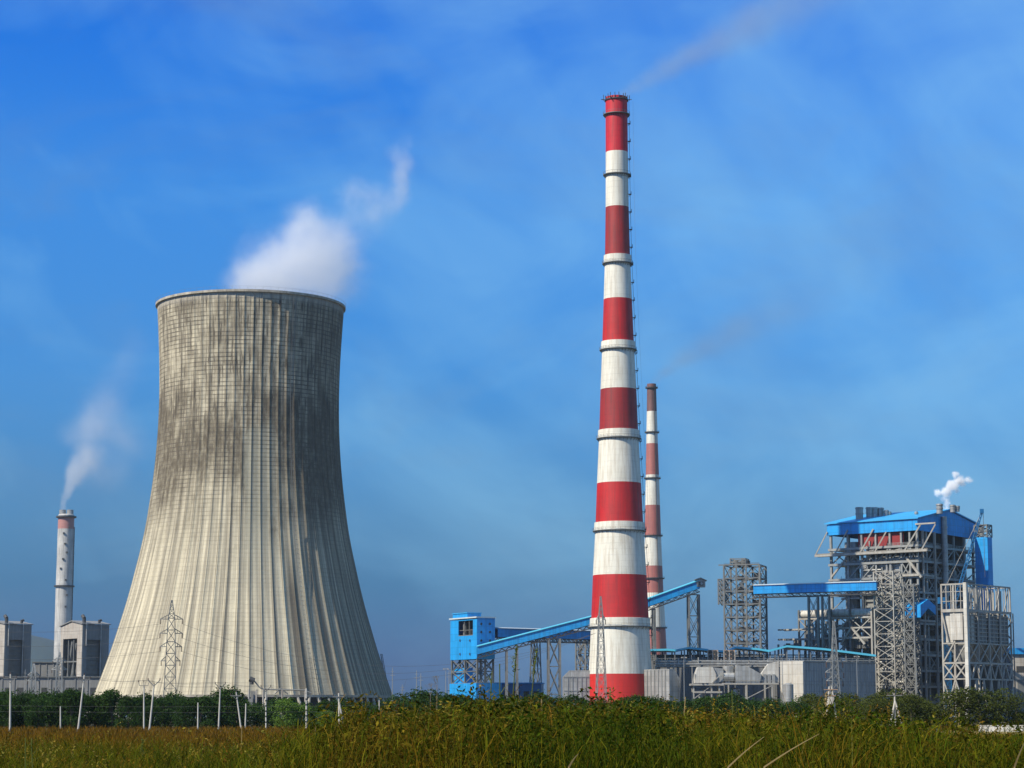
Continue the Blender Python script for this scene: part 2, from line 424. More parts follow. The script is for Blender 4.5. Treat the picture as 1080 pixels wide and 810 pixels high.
# soot belt round the waist with a ragged edge
nb = t.noise(t.mapping(uv, (.045, .03, 1), loc=(2, 5, 0)), 1, 6, .62)
ns = t.noise(t.mapping(uv, (.30, .015, 1), loc=(4, 1, 0)), 1, 5, .6)
zb = t.math('ADD', zu, t.math('MULTIPLY', t.math('SUBTRACT', nb, .5), 90))
zb = t.math('ADD', zb, t.math('MULTIPLY', t.math('SUBTRACT', ns, .5), 62))
belt = t.math('MULTIPLY', t.mrange(zb, 62, 101, 0, 1, True), t.mrange(zb, 130, 110, 0, 1, True))
base = t.mix(t.math('MULTIPLY', belt, t.mrange(t.noise(t.mapping(uv, (.5, .22, 1), loc=(8, 1, 0)), 1, 6, .7), .36, .58, .55, .90)), base, (.070,.056,.038,1))
# blotches and drips of the upper third
up = t.mrange(zu, 100, 124, 0, 1, True)
d1 = t.noise(t.mapping(uv, (.20, .09, 1), loc=(1, 8, 0)), 1, 7, .68)
d2 = t.noise(t.mapping(uv, (.75, .07, 1), loc=(6, 3, 0)), 1, 6, .66)
base = t.mix(t.math('MULTIPLY', t.mrange(d1, .44, .60), t.math('MULTIPLY', up, .56)), base, (.12,.098,.068,1))
base = t.mix(t.math('MULTIPLY', t.mrange(d2, .53, .62), t.math('MULTIPLY', up, .85)), base, (.045,.038,.03,1))
# black drips hanging from the rim
d3 = t.noise(t.mapping(uv, (.45, .03, 1), loc=(2, 7, 0)), 1, 6, .7)
base = t.mix(t.math('MULTIPLY', t.mrange(d3, .50, .64), t.mrange(zu, ZT - 30, ZT - 2, 0, .85, True)), base, (.06,.05,.038,1))
# washed, greener panels right of centre, and one black run-off streak
def band(x, a0, a1, b0, b1):
    return t.math('MULTIPLY', t.mrange(x, a0, a1, 0, 1, True), t.mrange(x, b1, b0, 0, 1, True))
arc = lambda deg: R(deg) * 45
zw = t.math('ADD', zu, t.math('MULTIPLY', t.math('SUBTRACT', nb, .5), 26))
awp = t.math('ADD', au, t.math('MULTIPLY', t.math('SUBTRACT', nb, .5), 16))
wash = t.math('MULTIPLY', band(awp, arc(3), arc(8), arc(18), arc(25)), t.math('MULTIPLY', t.mrange(zw, 116, 109, 0, 1, True), t.mrange(zw, 40, 80, 0, 1, True)))
base = t.mix(t.math('MULTIPLY', wash, .66), base, (.33,.325,.26,1))
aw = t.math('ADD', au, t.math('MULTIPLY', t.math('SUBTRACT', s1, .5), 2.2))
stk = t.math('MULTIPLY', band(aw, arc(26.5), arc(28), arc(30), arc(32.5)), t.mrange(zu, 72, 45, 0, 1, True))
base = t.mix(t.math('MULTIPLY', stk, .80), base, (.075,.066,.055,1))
# right-side shade darkened into the shell colour, broken into long vertical runs
flank_shade = t.math('MULTIPLY', t.mrange(aw, arc(24), arc(52), 0, 1, True), t.mrange(s1, .36, .58, .35, 1.0))
base = t.mix(t.math('MULTIPLY', flank_shade, .62), base, (.085,.075,.06,1))
# pour joints
fz = t.math('FRACT', t.math('DIVIDE', zu, 1.62))
jn = t.noise(t.mapping(uv, (.09, .12, 1), loc=(3, 3, 0)), 1, 5, .65)
jl = t.math('MULTIPLY', t.math('MULTIPLY', t.mrange(fz, .70, .80), t.mrange(jn, .36, .62, .15, 1.0)), t.mrange(zu, 60, 110, .20, .95, True))
base = t.mix(jl, base, (.10,.085,.065,1))
rimw = t.math('MULTIPLY', t.mrange(zu, ZT - 3.5, ZT - 1.0), .5)
base = t.mix(rimw, base, (.48,.46,.41,1))
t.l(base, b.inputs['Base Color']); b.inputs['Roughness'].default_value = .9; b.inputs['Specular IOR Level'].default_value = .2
bn = t.n('ShaderNodeBump'); bn.inputs['Strength'].default_value = .35; bn.inputs['Distance'].default_value = .3
t.l(t.math('ADD', t.noise(t.mapping(uv, (.8, .8, 1)), 1, 6, .7), t.math('MULTIPLY', t.mrange(fz, .8, .86), -.4)), bn.inputs['Height']); t.l(bn.outputs[0], b.inputs['Normal'])
M['inner'] = pm('wet_inner_concrete', (.16,.15,.14,1), (.11,.105,.1,1), .1, .8)
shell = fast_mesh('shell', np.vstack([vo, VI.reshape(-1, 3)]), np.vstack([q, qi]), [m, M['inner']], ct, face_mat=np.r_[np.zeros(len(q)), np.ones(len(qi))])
me = shell.data; ul = me.uv_layers.new(name='Shell')
li = np.zeros(len(me.loops), np.int32); me.loops.foreach_get('vertex_index', li)
allv = np.vstack([vo, VI.reshape(-1, 3)]); tt = np.arctan2(allv[:, 0], -allv[:, 1]); tl = tt[li].reshape(-1, 4)
tl = np.where((tl.max(1, keepdims=True) - tl > math.pi), tl + 2 * math.pi, tl)
ul.data.foreach_set('uv', np.stack([tl.ravel() * 45, allv[li, 2]], -1).astype(np.float32).ravel())
M['rim'] = pm('pale_rim_concrete', (.52,.48,.40,1), (.24,.22,.18,1), .25, .85, streak=.6)
g = MB(); rt = rs[-1]; g.lathe([(rt-1.0, ZT-.2), (rt+.8, ZT-.2), (rt+.8, ZT+.7), (rt-1.0, ZT+.7), (rt-1.0, ZT-.2)], 160); g.build('rim', M['rim'], ct)
g = MB(); n = 80                                                    # handrail round the rim walkway
for k in range(n):
    a0, a1 = 2*math.pi*k/n, 2*math.pi*(k+1)/n
    p = Vector(((rt+.8)*math.cos(a0), (rt+.8)*math.sin(a0), ZT+.9)); q2 = Vector(((rt+.8)*math.cos(a1), (rt+.8)*math.sin(a1), ZT+.9))
    up1 = Vector((0,0,1.0)); g.bar(p, p+up1, .05); g.bar(p+up1, q2+up1, .045)
g.build('railing', M['steel_mid'], ct)
rb = rs[0]
g = MB(); g.lathe([(rb-1.0, ZB-.9), (rb+.5, ZB-.9), (rb+.5, ZB-.003), (rb-1.0, ZB-.003), (rb-1.0, ZB-.9)], 160); g.build('ring_beam', M['rim'], ct)
colm = None
for k in range(44):
    for s_ in (-1, 1):
        ang = 2*math.pi*(k+.5)/44
        g0 = MB()
        if colm is None or s_ not in colm:
            g0.tube((rb+3.2, 0, .4), (rb-.2, s_*2.4, ZB-.9), .62, 10)
            o = g0.build('support_column', M['rim'], ct); colm = dict(colm or {}); colm[s_] = o
        else:
            o = colm[s_].copy(); col.objects.link(o)
        o.rotation_euler = (0, 0, ang)
g = MB(); g.lathe([(rb+6, 0), (rb+6, 1.6), (rb+5.4, 1.6), (rb+5.4, .3), (.1, .3)], 120); g.build('basin', M['grey_wall'], ct)
# dark fill packs hanging inside, seen between the columns
g = MB(); g.lathe([(rb-6, 3.0), (rb-6, ZB+3), (.1, ZB+3)], 64); g.build('fill_pack', M['dark'], ct)
g = MB()                                                            # caged ladder up the shell
la = R(33); lz = np.linspace(ZB, ZT, 48)
for off in (-.5, .5):
    pts = [((prof(z)+.9)*math.sin(la)+off*math.cos(la), -(prof(z)+.9)*math.cos(la)+off*math.sin(la), z) for z in lz]
    for p, q2 in zip(pts, pts[1:]): g.bar(p, q2, .10)
for z in np.arange(ZB+1, ZT, 1.8):
    r_ = prof(z)+1.0
    g.bar((r_*math.sin(la)-.5*math.cos(la), -r_*math.cos(la)-.5*math.sin(la), z), (r_*math.sin(la)+.5*math.cos(la), -r_*math.cos(la)+.5*math.sin(la), z), .09)
g.build('ladder', M['steel_mid'], ct)

# ================================================================== chimneys
def ringmat(name, c1, c2, streak, scol): return pm(name, c1, c2, .10, .6, 0, streak=streak, streak_col=scol, lift=2.6)
WHITE = ringmat('white_chimney_paint', (.72,.71,.63,1), (.62,.61,.53,1), .6, (.40,.34,.26,1))
REDS = [ringmat('bright_red_paint', (.58,.006,.020,1), (.44,.006,.016,1), .8, (.24,.015,.02,1)),
        ringmat('worn_red_paint', (.34,.014,.013,1), (.25,.012,.011,1), .75, (.13,.02,.02,1)),
        ringmat('strong_red_paint', (.50,.007,.008,1), (.37,.006,.007,1), .6, (.2,.015,.015,1)),
        ringmat('deep_red_paint', (.31,.014,.014,1), (.23,.012,.012,1), .7, (.13,.02,.02,1)),
        ringmat('orange_red_paint', (.58,.015,.008,1), (.45,.012,.007,1), .5, (.3,.02,.02,1))]
CY = 1007.0; CX = P(652.3, 420, CY).x
ch = empty('chimney', (CX, CY, 0), 'tall thick chimney in bright red and white bands, nearest and tallest stack', 'chimney')
prof_px = [(738,33.7),(711,33.3),(658,30.6),(607,28.3),(557,25.3),(510,23.3),(456,20.5),(411,18.9),(361,16.6),(316,14.9),(270,13.2),(219,12.2),(161,11.7),(103,11.5)]
pz = [(Zat(py, CY), hw) for py, hw in prof_px]
cr = [(hw / FPX * (CY*CT + (z-EYE)*ST), z) for z, hw in pz]
cr = [(cr[0][0] + .2, 0.0)] + cr
crad = lambda z: float(np.interp(z, [c_[1] for c_ in cr], [c_[0] for c_ in cr]))
edges = [(711,5),(659,0),(607,3),(557,0),(510,3),(456,0),(411,4),(361,0),(316,3),(270,0),(219,2),(161,0),(103,1)]
profm, matsl = [(crad(0), 0.0)], []
for py, mi in edges:
    z1 = Zat(py, CY); z0 = profm[-1][1]
    for k in range(1, 7):
        z = z0 + (z1 - z0) * k / 6; profm.append((crad(z), z)); matsl.append(mi)
g = MB(); g.lathe(profm, 64, mats=matsl)
ztop = profm[-1][1]; rtop = profm[-1][0]
g.lathe([(rtop, ztop), (rtop-.7, ztop), (rtop-.7, ztop-18)], 64, mats=[1, 1])
g.build('shaft', [WHITE] + REDS, ch, smooth=True)
for py in (121, 184.5, 278, 369, 462.5, 560, 661):
    z = Zat(py, CY); r_ = crad(z); g = MB()
    g.lathe([(r_-.3, z-.35), (r_+1.15, z-.28), (r_+1.15, z), (r_-.3, z), (r_-.3, z-.28)], 64)
    for k in range(32):
        a0, a1 = 2*math.pi*k/32, 2*math.pi*(k+1)/32
        p = Vector(((r_+1.08)*math.cos(a0), (r_+1.08)*math.sin(a0), z)); q2 = Vector(((r_+1.08)*math.cos(a1), (r_+1.08)*math.sin(a1), z))
        g.bar(p, p+Vector((0,0,1.1)), .08); g.bar(p+Vector((0,0,1.1)), q2+Vector((0,0,1.1)), .08)
        pb = Vector(((r_-.1)*math.cos(a0), (r_-.1)*math.sin(a0), z-1.6)); g.bar(pb, p+Vector((0,0,-.28)), .13)
    g.build('gallery', M['steel_mid'], ch)
    if py not in (121, 184.5):
        g = MB(); g.lathe([(r_-.2, z+.05), (r_+.55, z+.05), (crad(z+3.6)+.55, z+3.6), (crad(z+3.6)-.2, z+3.7)], 64); g.build('collar', WHITE, ch, smooth=False)
g = MB(); zt0 = Zat(103.5, CY)                                      # crown studs and aerials on the lip
for k in range(18):
    a0 = 2*math.pi*k/18; r_ = rtop + (.9 if k % 3 == 0 else .2)
    g.bar((r_*math.cos(a0), r_*math.sin(a0), zt0-1.2), (r_*math.cos(a0), r_*math.sin(a0), zt0+random.uniform(.5, 1.6)), .28)
    if k % 3 == 0: g.bar(((rtop-.2)*math.cos(a0), (rtop-.2)*math.sin(a0), zt0-.8), ((rtop+2)*math.cos(a0), (rtop+2)*math.sin(a0), zt0-.6), .3)
g.lathe([(rtop-.1, zt0-1.4), (rtop+.5, zt0-1.4), (rtop+.5, zt0-.9), (rtop-.1, zt0-.9)], 48)
g.build('lightning_rods', M['steel_dark'], ch)
la = R(8)
g = MB(); zl = np.linspace(2, ztop-2, 60)
for off in (-.35, .35):
    for z0, z1 in zip(zl, zl[1:]):
        p = lambda z: ((crad(z)+.75)*math.cos(la)-off*math.sin(la), -(crad(z)+.75)*math.sin(la)-off*math.cos(la), z)
        g.bar(p(z0), p(z1), .11)
g.build('ladder', M['steel_dark'], ch)
g = MB()
p = lambda z: ((crad(z)+2.6)*math.cos(la), -(crad(z)+2.6)*math.sin(la), z)
for z0, z1 in zip(zl, zl[1:]): g.bar(p(z0), p(z1), .06)
g.build('cable', M['steel_mid'], ch)
proto = None
for py in np.arange(131, 700, 18.6):
    z = Zat(py, CY); r_ = crad(z)
    if proto is None:
        g = MB(); g.box(.1, 1.3, -.8, .8, -.12, .12)
        g.bar((1.2,-.7,.12), (1.2,-.7,1.2), .14); g.bar((1.2,.7,.12), (1.2,.7,1.2), .14); g.bar((1.2,-.7,1.2), (1.2,.7,1.2), .14); g.bar((.2,0,-.9), (1.1,0,-.12), .16)
        proto = g.build('rest_platform', M['steel_dark'], ch); o = proto
    else:
        o = proto.copy(); col.objects.link(o)
    o.location = (r_*math.cos(la), -r_*math.sin(la), z); o.rotation_euler = (0, 0, -la)
g = MB(); rb_ = crad(3)
g.box(-2.2, 2.2, -rb_-.6, -rb_+1.5, 0, 4.2); g.build('door', M['steel_mid'], ch)

# second chimney, behind the first
C2Y = 1860.0; C2X = P(687.6, 450, C2Y).x
FR = ringmat('faded_pink_red_paint', (.40,.13,.10,1), (.32,.10,.085,1), .5, (.2,.09,.08,1))
SO = ringmat('sooty_red_paint', (.20,.085,.075,1), (.13,.06,.055,1), .6, (.05,.04,.04,1))
c2 = empty('chimney', (C2X, C2Y, 0), 'slim faded red and white chimney standing behind the big one', 'chimney')
def hw2(py): return float(np.interp(py, [405, 434, 501, 566, 625, 684, 738], [4.75, 5.3, 7.0, 8.6, 10.6, 13.4, 15.5]))
def r2z(z):
    py = 405 - 0
    return None
bands2 = [(738,0),(684,1),(662,1),(625.5,0),(597,1),(566,0),(533,1),(501,0),(468,1),(434,0),(405,2)]
profm, matsl = [(hw2(738)/FPX*C2Y, 0.0)], []
for (py, mi), (py1, _) in zip(bands2, bands2[1:]):
    z1 = Zat(py1, C2Y); matsl.append({0:0,1:1,2:2}[bands2[bands2.index((py, mi))+1][1]]); profm.append((hw2(py1)/FPX*(C2Y*CT+z1*ST), z1))
g = MB(); g.lathe(profm, 40, mats=matsl); zt_, rt_ = profm[-1][1], profm[-1][0]
g.lathe([(rt_, zt_), (rt_-.6, zt_), (rt_-.6, zt_-12)], 40, mats=[2, 2])
g.build('shaft', [WHITE, FR, SO], c2, smooth=True)
z2r = lambda z: float(np.interp(z, [q_[1] for q_ in profm], [q_[0] for q_ in profm]))
for py in (409, 456, 504.5, 565, 610, 662):
    z = Zat(py, C2Y); r_ = z2r(z); g = MB(); g.lathe([(r_-.3, z-.8), (r_+1.4, z-.5), (r_+1.4, z+.3), (r_-.3, z+.3), (r_-.3, z-.5)], 40)
    for k in range(12):
        a0 = 2*math.pi*k/12; g.bar(((r_+1.3)*math.cos(a0), (r_+1.3)*math.sin(a0), z+.3), ((r_+1.3)*math.cos(a0), (r_+1.3)*math.sin(a0), z+1.5), .2)
    g.build('gallery', M['steel_dark'], c2)
g = MB()
for z0, z1 in zip(np.linspace(2, zt_, 30), np.linspace(2, zt_, 30)[1:]):
    g.bar((z2r(z0)*.45, -z2r(z0)*.92-.4, z0), (z2r(z1)*.45, -z2r(z1)*.92-.4, z1), .7, .4)
g.build('ladder', M['steel_dark'], c2)

# left stack
LY = 2200.0; LX = P(69.5, 560, LY).x
GW = ringmat('grey_white_stack_paint', (.55,.545,.52,1), (.36,.36,.35,1), .75, (.2,.2,.2,1))
PK = ringmat('faded_pink_band', (.42,.20,.18,1), (.36,.16,.145,1), .3, (.3,.14,.12,1))
ls = empty('chimney', (LX, LY, 0), 'pale grey twin flue stack with one faded pink band, left of the cooling tower', 'chimney')
lp = [(757,8.9,0),(618,8.9,0),(600,8.7,0),(558,8.5,0),(546,8.4,1),(543.5,8.4,0),(542.5,7.6,0)]
profm, matsl = [(8.9/FPX*LY, 0.0)], []
for py, hw, mi in lp[1:]:
    z1 = Zat(py, LY); profm.append((hw/FPX*(LY*CT+z1*ST), z1)); matsl.append(mi)
profm.append((.1, profm[-1][1])); matsl.append(0)
g = MB(); g.lathe(profm, 40, mats=matsl); g.build('shaft', [GW, PK], ls, smooth=False)
z = profm[-1][1]
for dx in (-3.7, 3.7):
    g = MB(); g.lathe([(3.2, z-1), (3.2, Zat(537.8, LY)), (2.6, Zat(537.8, LY)), (2.6, z)], 24, c=(dx, 0)); g.build('flue', M['silver'], ls)
for py in (618.5, 545.5):
    z = Zat(py, LY); g = MB(); r_ = 8.9/FPX*LY
    g.lathe([(r_-.6, z-.5), (r_+1.6, z-.5), (r_+1.6, z+.9), (r_-.6, z+.9), (r_-.6, z-.5)], 40); g.build('gallery', M['steel_dark'], ls)
g = MB(); r_ = 8.9/FPX*LY
for py in (557, 563, 574, 583, 590, 600, 612, 628, 640):
    z = Zat(py, LY); a0 = random.uniform(-.6, .7)
    g.box(r_*math.sin(a0)-.8, r_*math.sin(a0)+.8, -r_*math.cos(a0)-.8, -r_*math.cos(a0)+.4, z-.8, z+.8)
g.build('vent_box', M['steel_dark'], ls)
g = MB()
for z0 in np.linspace(4, 180, 40): g.bar((r_+.3, -1, z0), (r_+.3, -1, z0+4.6), .6)
g.build('ladder', M['steel_dark'], ls)
# ================================================================== grey boiler houses on the far left
def far_boiler_house(label, cpx, Y):
    c = P(cpx, 700, Y); f = Frame(c.x, c.y, 50)
    r = empty('boiler_house', (c.x, c.y, 0), label, 'power building', -f.t, 'grey boiler houses beside the far stack')
    xl = f.front(cpx - 22.5, 690)[0]; yr = f.side(cpx + 28.5, 690)[0]
    zt = Zat(658.5, Y); zg = zt + 2.2
    xp = f.front(cpx - 5, 690)[0]; xa = f.front(cpx - 21.5, 690)[0]
    y0 = f.side(cpx + 5, 690)[0]; y1 = f.side(cpx + 21, 690)[0]
    zc = Zat(673, Y); zr = Zat(674.5, Y)
    g = MB()                                           # left face: upper wall and two legs round a tall opening
    g.prism([(xl,0,zc),(0,0,zc),(0,0,zt),(xl*.48,0,zg),(xl,0,zt-.8)], (0,.8,0))
    g.box(xp, 0, 0, .8, 0, zc-.003); g.box(xl, xl*.88, 0, .8, 0, zc-.003); g.build('front_wall', M['pale_wall'], r)
    g = MB()                                           # right face: head wall and piers
    g.box(-.8, -.003, .8, yr, zr, zt); g.box(-.8, -.003, .8, y0, 0, zr-.003); g.box(-.8, -.003, y1, yr, 0, zr-.003)
    g.build('side_wall', M['grey_wall'], r)
    g = MB(); g.box(xl, 0, yr-.8, yr-.003, 0, zt); g.box(xl, xl+.8, .8, yr-.8, 0, zt); g.build('rear_wall', M['grey_wall'], r)
    g = MB(); g.box(-4.0, -3.4, y0, y1, 0, zr)
    for k in range(16):
        z = 3 + k * (zr - 4) / 16; g.box(-3.4, -2.9, y0+.1, y1-.1, z, z+.9)
    g.build('louvre_wall', M['steel_mid'], r)
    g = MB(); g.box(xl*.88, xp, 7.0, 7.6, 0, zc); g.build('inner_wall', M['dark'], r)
    g = MB()
    for k in range(3):
        xx = xl*.85 + (xp - xl*.85) * (k + .6) / 3.4
        g.tube((xx+4.2, 3, zc-1-k*2), (xx-3.0, 4, zc*.52), 1.3, 8)
    for z in (zc*.25, zc*.5, zc*.72): g.bar((xl*.88, 1.5, z), (xp, 1.5, z), .9)
    for xx in (xl*.7, xl*.45): g.bar((xx, 1.5, 0), (xx, 1.5, zc), .9)
    g.build('coal_chutes', M['steel_mid'], r)
    g = MB(); g.prism([(xl-.8,-.8,zt-.7),(xl*.48,-.8,zg+.15),(.8,-.8,zt+.1),(.8,-.8,zt+.7),(xl*.48,-.8,zg+.8),(xl-.8,-.8,zt-.1)], (0, yr+1.6, 0)); g.build('roof', M['grey_wall'], r)
    g = MB()
    ya = f.side(cpx + 4.5, 652)[0]; yb = f.side(cpx + 20.5, 652)[0]
    za = Zat(649.5, Y); zb = Zat(653, Y)
    g.tube((-2, ya, zt+.5), (-2, ya, za-1.5), 1.2, 10); g.tube((-2, ya, za-1.5), (-4.2, ya, za+.3), 1.2, 10); g.build('exhaust_pipe', M['steel_dark'], r)
    g = MB(); g.tube((-2, yb, zt+.5), (-2, yb, zb), .9, 10); g.tube((-2, yb, zb-1), (-2, yb+1.5, zb), .8, 10); g.build('exhaust_pipe', M['steel_dark'], r)
    g = MB(); g.tube((.6, ya+.5, zr-4), (.6, ya+.5, zt+1), .45, 6); g.tube((.6, yb, zr*.4), (.6, yb, zt+1), .4, 6); g.build('drain_pipe', M['silver'], r)
far_boiler_house('grey boiler house cut off by the left edge of the photo', 4, 1500)
far_boiler_house('grey gabled boiler house standing right in front of the pale stack', 86, 1480)

def low_hall(label, px0, px1, pyt, Y, deep, matl, win=True):
    x0, x1 = Xat(px0, Y), Xat(px1, Y); zt = Zat(pyt, Y)
    r = empty('low_hall', ((x0+x1)/2, Y, 0), label, 'building'); L = (x1-x0)/2
    g = MB(); g.box(-L, L, 0, deep, 0, zt-.6)
    n = max(4, int(2*L/7))
    for k in range(n+1):
        xx = -L + 2*L*k/n; g.box(xx-.35, xx+.35, -.4, -.003, 0, zt-.7)
    g.build('wall', matl, r)
    g = MB(); g.box(-L-.6, L+.6, -.9, deep+.6, zt-.59, zt); g.build('roof', M['steel_mid'], r)
    if win:
        for k in range(n):
            xx = -L + 2*L*(k+.5)/n; g = MB(); g.box(xx-1.9, xx+1.9, -.12, -.003, zt*.55, zt*.75); g.build('window', M['dark'], r)
low_hall('long low grey hall behind the tree belt at the far left', -12, 104, 713.5, 1380, 16, M['grey_wall'])
low_hall('dark grey middle block between the two boiler houses', 33, 62, 698, 1560, 20, M['grey_wall'], False)

# ================================================================== lattice masts
def pylon(label, px, py_top, Y, base_px, waist_py, waist_px, arms, mat_=None, arm_px=10, n=9, bw=.16, rot=0.15, lw=1.8):
    mat_ = mat_ or M['steel']
    c = P(px, 720, Y); zt = Zat(py_top, Y); zw = Zat(waist_py, Y); k = Y / FPX
    r = empty('lattice_pylon', (Xat(px, Y), Y, 0), label, 'pylon', rot)
    b0 = sq(base_px*k/2, 0); w0 = sq(waist_px*k/2, zw); t0 = sq(.15, zt)
    for i in range(4):
        g = MB(); g.bar(b0[i], w0[i], bw*lw); g.build('leg', mat_, r)
    g = MB(); lattice(g, b0, w0, n, bw); g.build('bracing', mat_, r)
    g = MB()
    for i in range(4): g.bar(w0[i], t0[i], bw*1.5)
    lattice(g, w0, t0, 4, bw*.8); g.build('peak', mat_, r)
    for (py, ln) in arms:
        z = Zat(py, Y); fr = min(1, z / zw); hwid = (base_px + (waist_px - base_px) * fr) * k / 2
        for s_ in (-1, 1):
            g = MB(); tip = (s_*ln*k, 0, z)
            for yy in (-hwid, hwid):
                g.bar((s_*hwid, yy, z), tip, bw*1.2); g.bar((s_*hwid, yy, z+1.3), tip, bw)
            for q in (.33, .66): g.bar((s_*(hwid+(ln*k-hwid)*q), 0, z), (s_*(hwid+(ln*k-hwid)*q), 0, z+1.3*(1-q)), bw*.8)
            a = g.build('cross_arm', mat_, r)
            g = MB()
            for q in range(4): g.tube((s_*ln*k*.97, 0, z-.15-q*.35), (s_*ln*k*.97, 0, z-.42-q*.35), .2, 6)
            g.build('insulator', M['porcelain'], a)
    return r
pylon('lattice power pylon with four tiers of arms before the cooling tower', 178.5, 633, 700, 15, 652, 7, [(653,12),(668,12),(682,11.5),(697,10)], M['steel_mid'], bw=.15)
pylon('plain lattice mast standing before the chimney base', 634.3, 629, 720, 12, 652, 4.5, [(653.5,5)], M['steel'], n=9, bw=.12)
pylon('grey lattice pylon with three low arms before the corrugated shed', 881.5, 655, 600, 11, 690, 5, [(698,9),(709,10),(718,9)], M['steel'], n=8, bw=.12)
pylon('small lattice mast before the pale stack, beside the gabled boiler house', 61, 688, 1000, 8, 700, 5, [(697,7),(706,8)], M['steel'], n=6, bw=.3)
pylon('short lattice mast between the two grey boiler houses', 34, 700, 1000, 7, 710, 4, [(712,6),(718,6)], M['steel'], n=5, bw=.28)
for lab, px, pyt, Y in (('thin switchyard post left of the short lattice mast', 25, 706, 1000), ('thin switchyard post right of the short lattice mast', 49.5, 703, 1000),
                        ('slender aerial mast by the cooling tower right foot', 413.5, 704, 820), ('slim mast, taller of the close pair left of the bare tree', 439, 707, 800),
                        ('slim mast, shorter of the close pair left of the bare tree', 443.5, 710, 800), ('short thin post between the cooling tower and the close pair of masts', 424, 722, 800),
                        ('thin white mast left of the blue transfer house', 473.5, 706, 800)):
    r = empty('mast', (Xat(px, Y), Y, 0), lab, 'mast'); zt = Zat(pyt, Y)
    g = MB(); g.tube((0,0,0), (0,0,zt), .22, 8, .1); g.build('shaft', M['steel'], r)
    g = MB(); g.bar((-.9,0,zt*.86), (.9,0,zt*.86), .16); g.bar((-.6,0,zt*.93), (.6,0,zt*.93), .13); g.build('cross_arm', M['steel'], r)

# ================================================================== conveyors and transfer house
def conveyor(label, p, q, w_, h_, trestles, roofmat=None, gw=1.0, closed_end=True):
    p, q = Vector(p), Vector(q); r = empty('conveyor', (p.x, p.y, 0), label, 'conveyor')
    o = Vector((p.x, p.y, 0)); p, q = p - o, q - o
    d = (q - p); n = Vector((d.y, -d.x, 0)).normalized(); u = Vector((0,0,1)); D = d.normalized()
    for s_ in (-1, 1):
        a = n * (w_/2*s_); g = MB()
        g.prism([p+a-u*h_/2, q+a-u*h_/2, q+a+u*h_/2, p+a+u*h_/2], n*(.25*s_)); g.build('side_panel', M['blue'], r)
    g = MB(); g.prism([p-n*(w_/2+.7)+u*(h_/2+.003), p+n*(w_/2+.7)+u*(h_/2+.003), p+n*(w_/2+.7)+u*(h_/2+.3), p+u*(h_/2+.7), p-n*(w_/2+.7)+u*(h_/2+.3)], d)
    g.build('roof', roofmat or M['white_roof'], r)
    g = MB(); L = d.length; nn = max(4, int(L/3.2))
    z0 = -h_/2-.003; z1 = -h_/2-1.7
    g.prism([p-n*w_/2+u*z0, p+n*w_/2+u*z0, p+n*w_/2+u*(z0-.25), p-n*w_/2+u*(z0-.25)], d)
    for s_ in (-1, 1):
        a = n*(w_/2-.1)*s_
        g.bar(p+a+u*z1, q+a+u*z1, .42)
        for k in range(nn):
            f0, f1 = k/nn, (k+1)/nn
            g.bar(p+d*f0+a+u*z1, p+d*((f0+f1)/2)+a+u*(z0-.3), .25); g.bar(p+d*((f0+f1)/2)+a+u*(z0-.3), p+d*f1+a+u*z1, .25)
    for k in range(nn): g.bar(p+d*(k/nn)-n*w_/2+u*z1, p+d*(k/nn)+n*w_/2+u*z1, .25)
    g.build('floor_truss', M['steel_dark'], r)
    for fr, lw, npan, spread in trestles:
        c = p + d*fr; zt = c.z - h_/2 - 2.0; g = MB(); fl = Vector((D.x, D.y, 0)).normalized()
        b0, t0 = [], []
        for (sa, sb) in ((-1,-1),(1,-1),(1,1),(-1,1)):
            cc_ = Vector((c.x, c.y, 0)) + fl*sa*spread/2
            b0.append(cc_ + n*sb*(w_/2+1.0)); t0.append(cc_ + n*sb*(w_/2-.4) + u*zt)
        for i in range(4): g.bar(b0[i], t0[i], lw)
        lattice(g, b0, t0, npan, lw*.36); g.build('trestle', M['steel_mid'], r)
    return r
Y0 = 1036.0
pA, pK, pB = P(503, 686.3, Y0), P(652, 647.3, 1041), P(737, 616.5, 1046)
frA = lambda px: (px - 503) / (652 - 503)
frB = lambda px: (px - 652) / (737 - 652)
conveyor('lower length of the blue climbing conveyor, from the blue transfer house to the big chimney', pA, pK, 4.0, 3.4,
         [(frA(534), .7, 2, .3), (frA(545), .7, 2, .3), (frA(584), .95, 3, 5.2)], M['cyan_roof'])
conveyor('upper steeper length of the blue climbing conveyor, right of the big chimney', pK + Vector((.05, 0, .05)), pB, 4.0, 3.4,
         [(frB(689), .6, 6, .8), (frB(731), .75, 6, 4.8)], M['cyan_roof'])
r = empty('junction_house', (pB.x, pB.y, 0), 'grey steel head house capping the top of the climbing conveyor', 'head house')
g = MB(); z = pB.z
g.prism([(-1.0,-2.6,z-1.2),(2.8,-2.6,z-1.2),(2.8,-2.6,z+1.6),(.8,-2.6,z+2.6),(-1.4,-2.6,z+2.2)], (0,5.2,0)); g.build('hood', M['pale_wall'], r)
g = MB(); g.box(0,1.9,-2.72,-2.603,z-.5,z+1.1); g.build('opening', M['dark'], r)
g = MB(); g.prism([(-2.2,-3,z+2.2),(.7,-3,z+3.1),(3.5,-3,z+1.8),(3.5,-3,z+1.5),(.7,-3,z+2.7),(-2.2,-3,z+1.9)], (0,6,0)); g.build('roof', M['steel'], r)
g = MB(); g.tube((1.0,-3.1,z+.3),(1.0,-2.73,z+.3),.7,14); g.build('pulley', M['silver'], r)

pC, pD = P(521, 667.5, 1050), P(648, 671, 1125)
conveyor('flat dark blue conveyor gallery behind the climbing conveyor', pC, pD, 4.2, 3.9, [(.33, .6, 3, 2.4)])

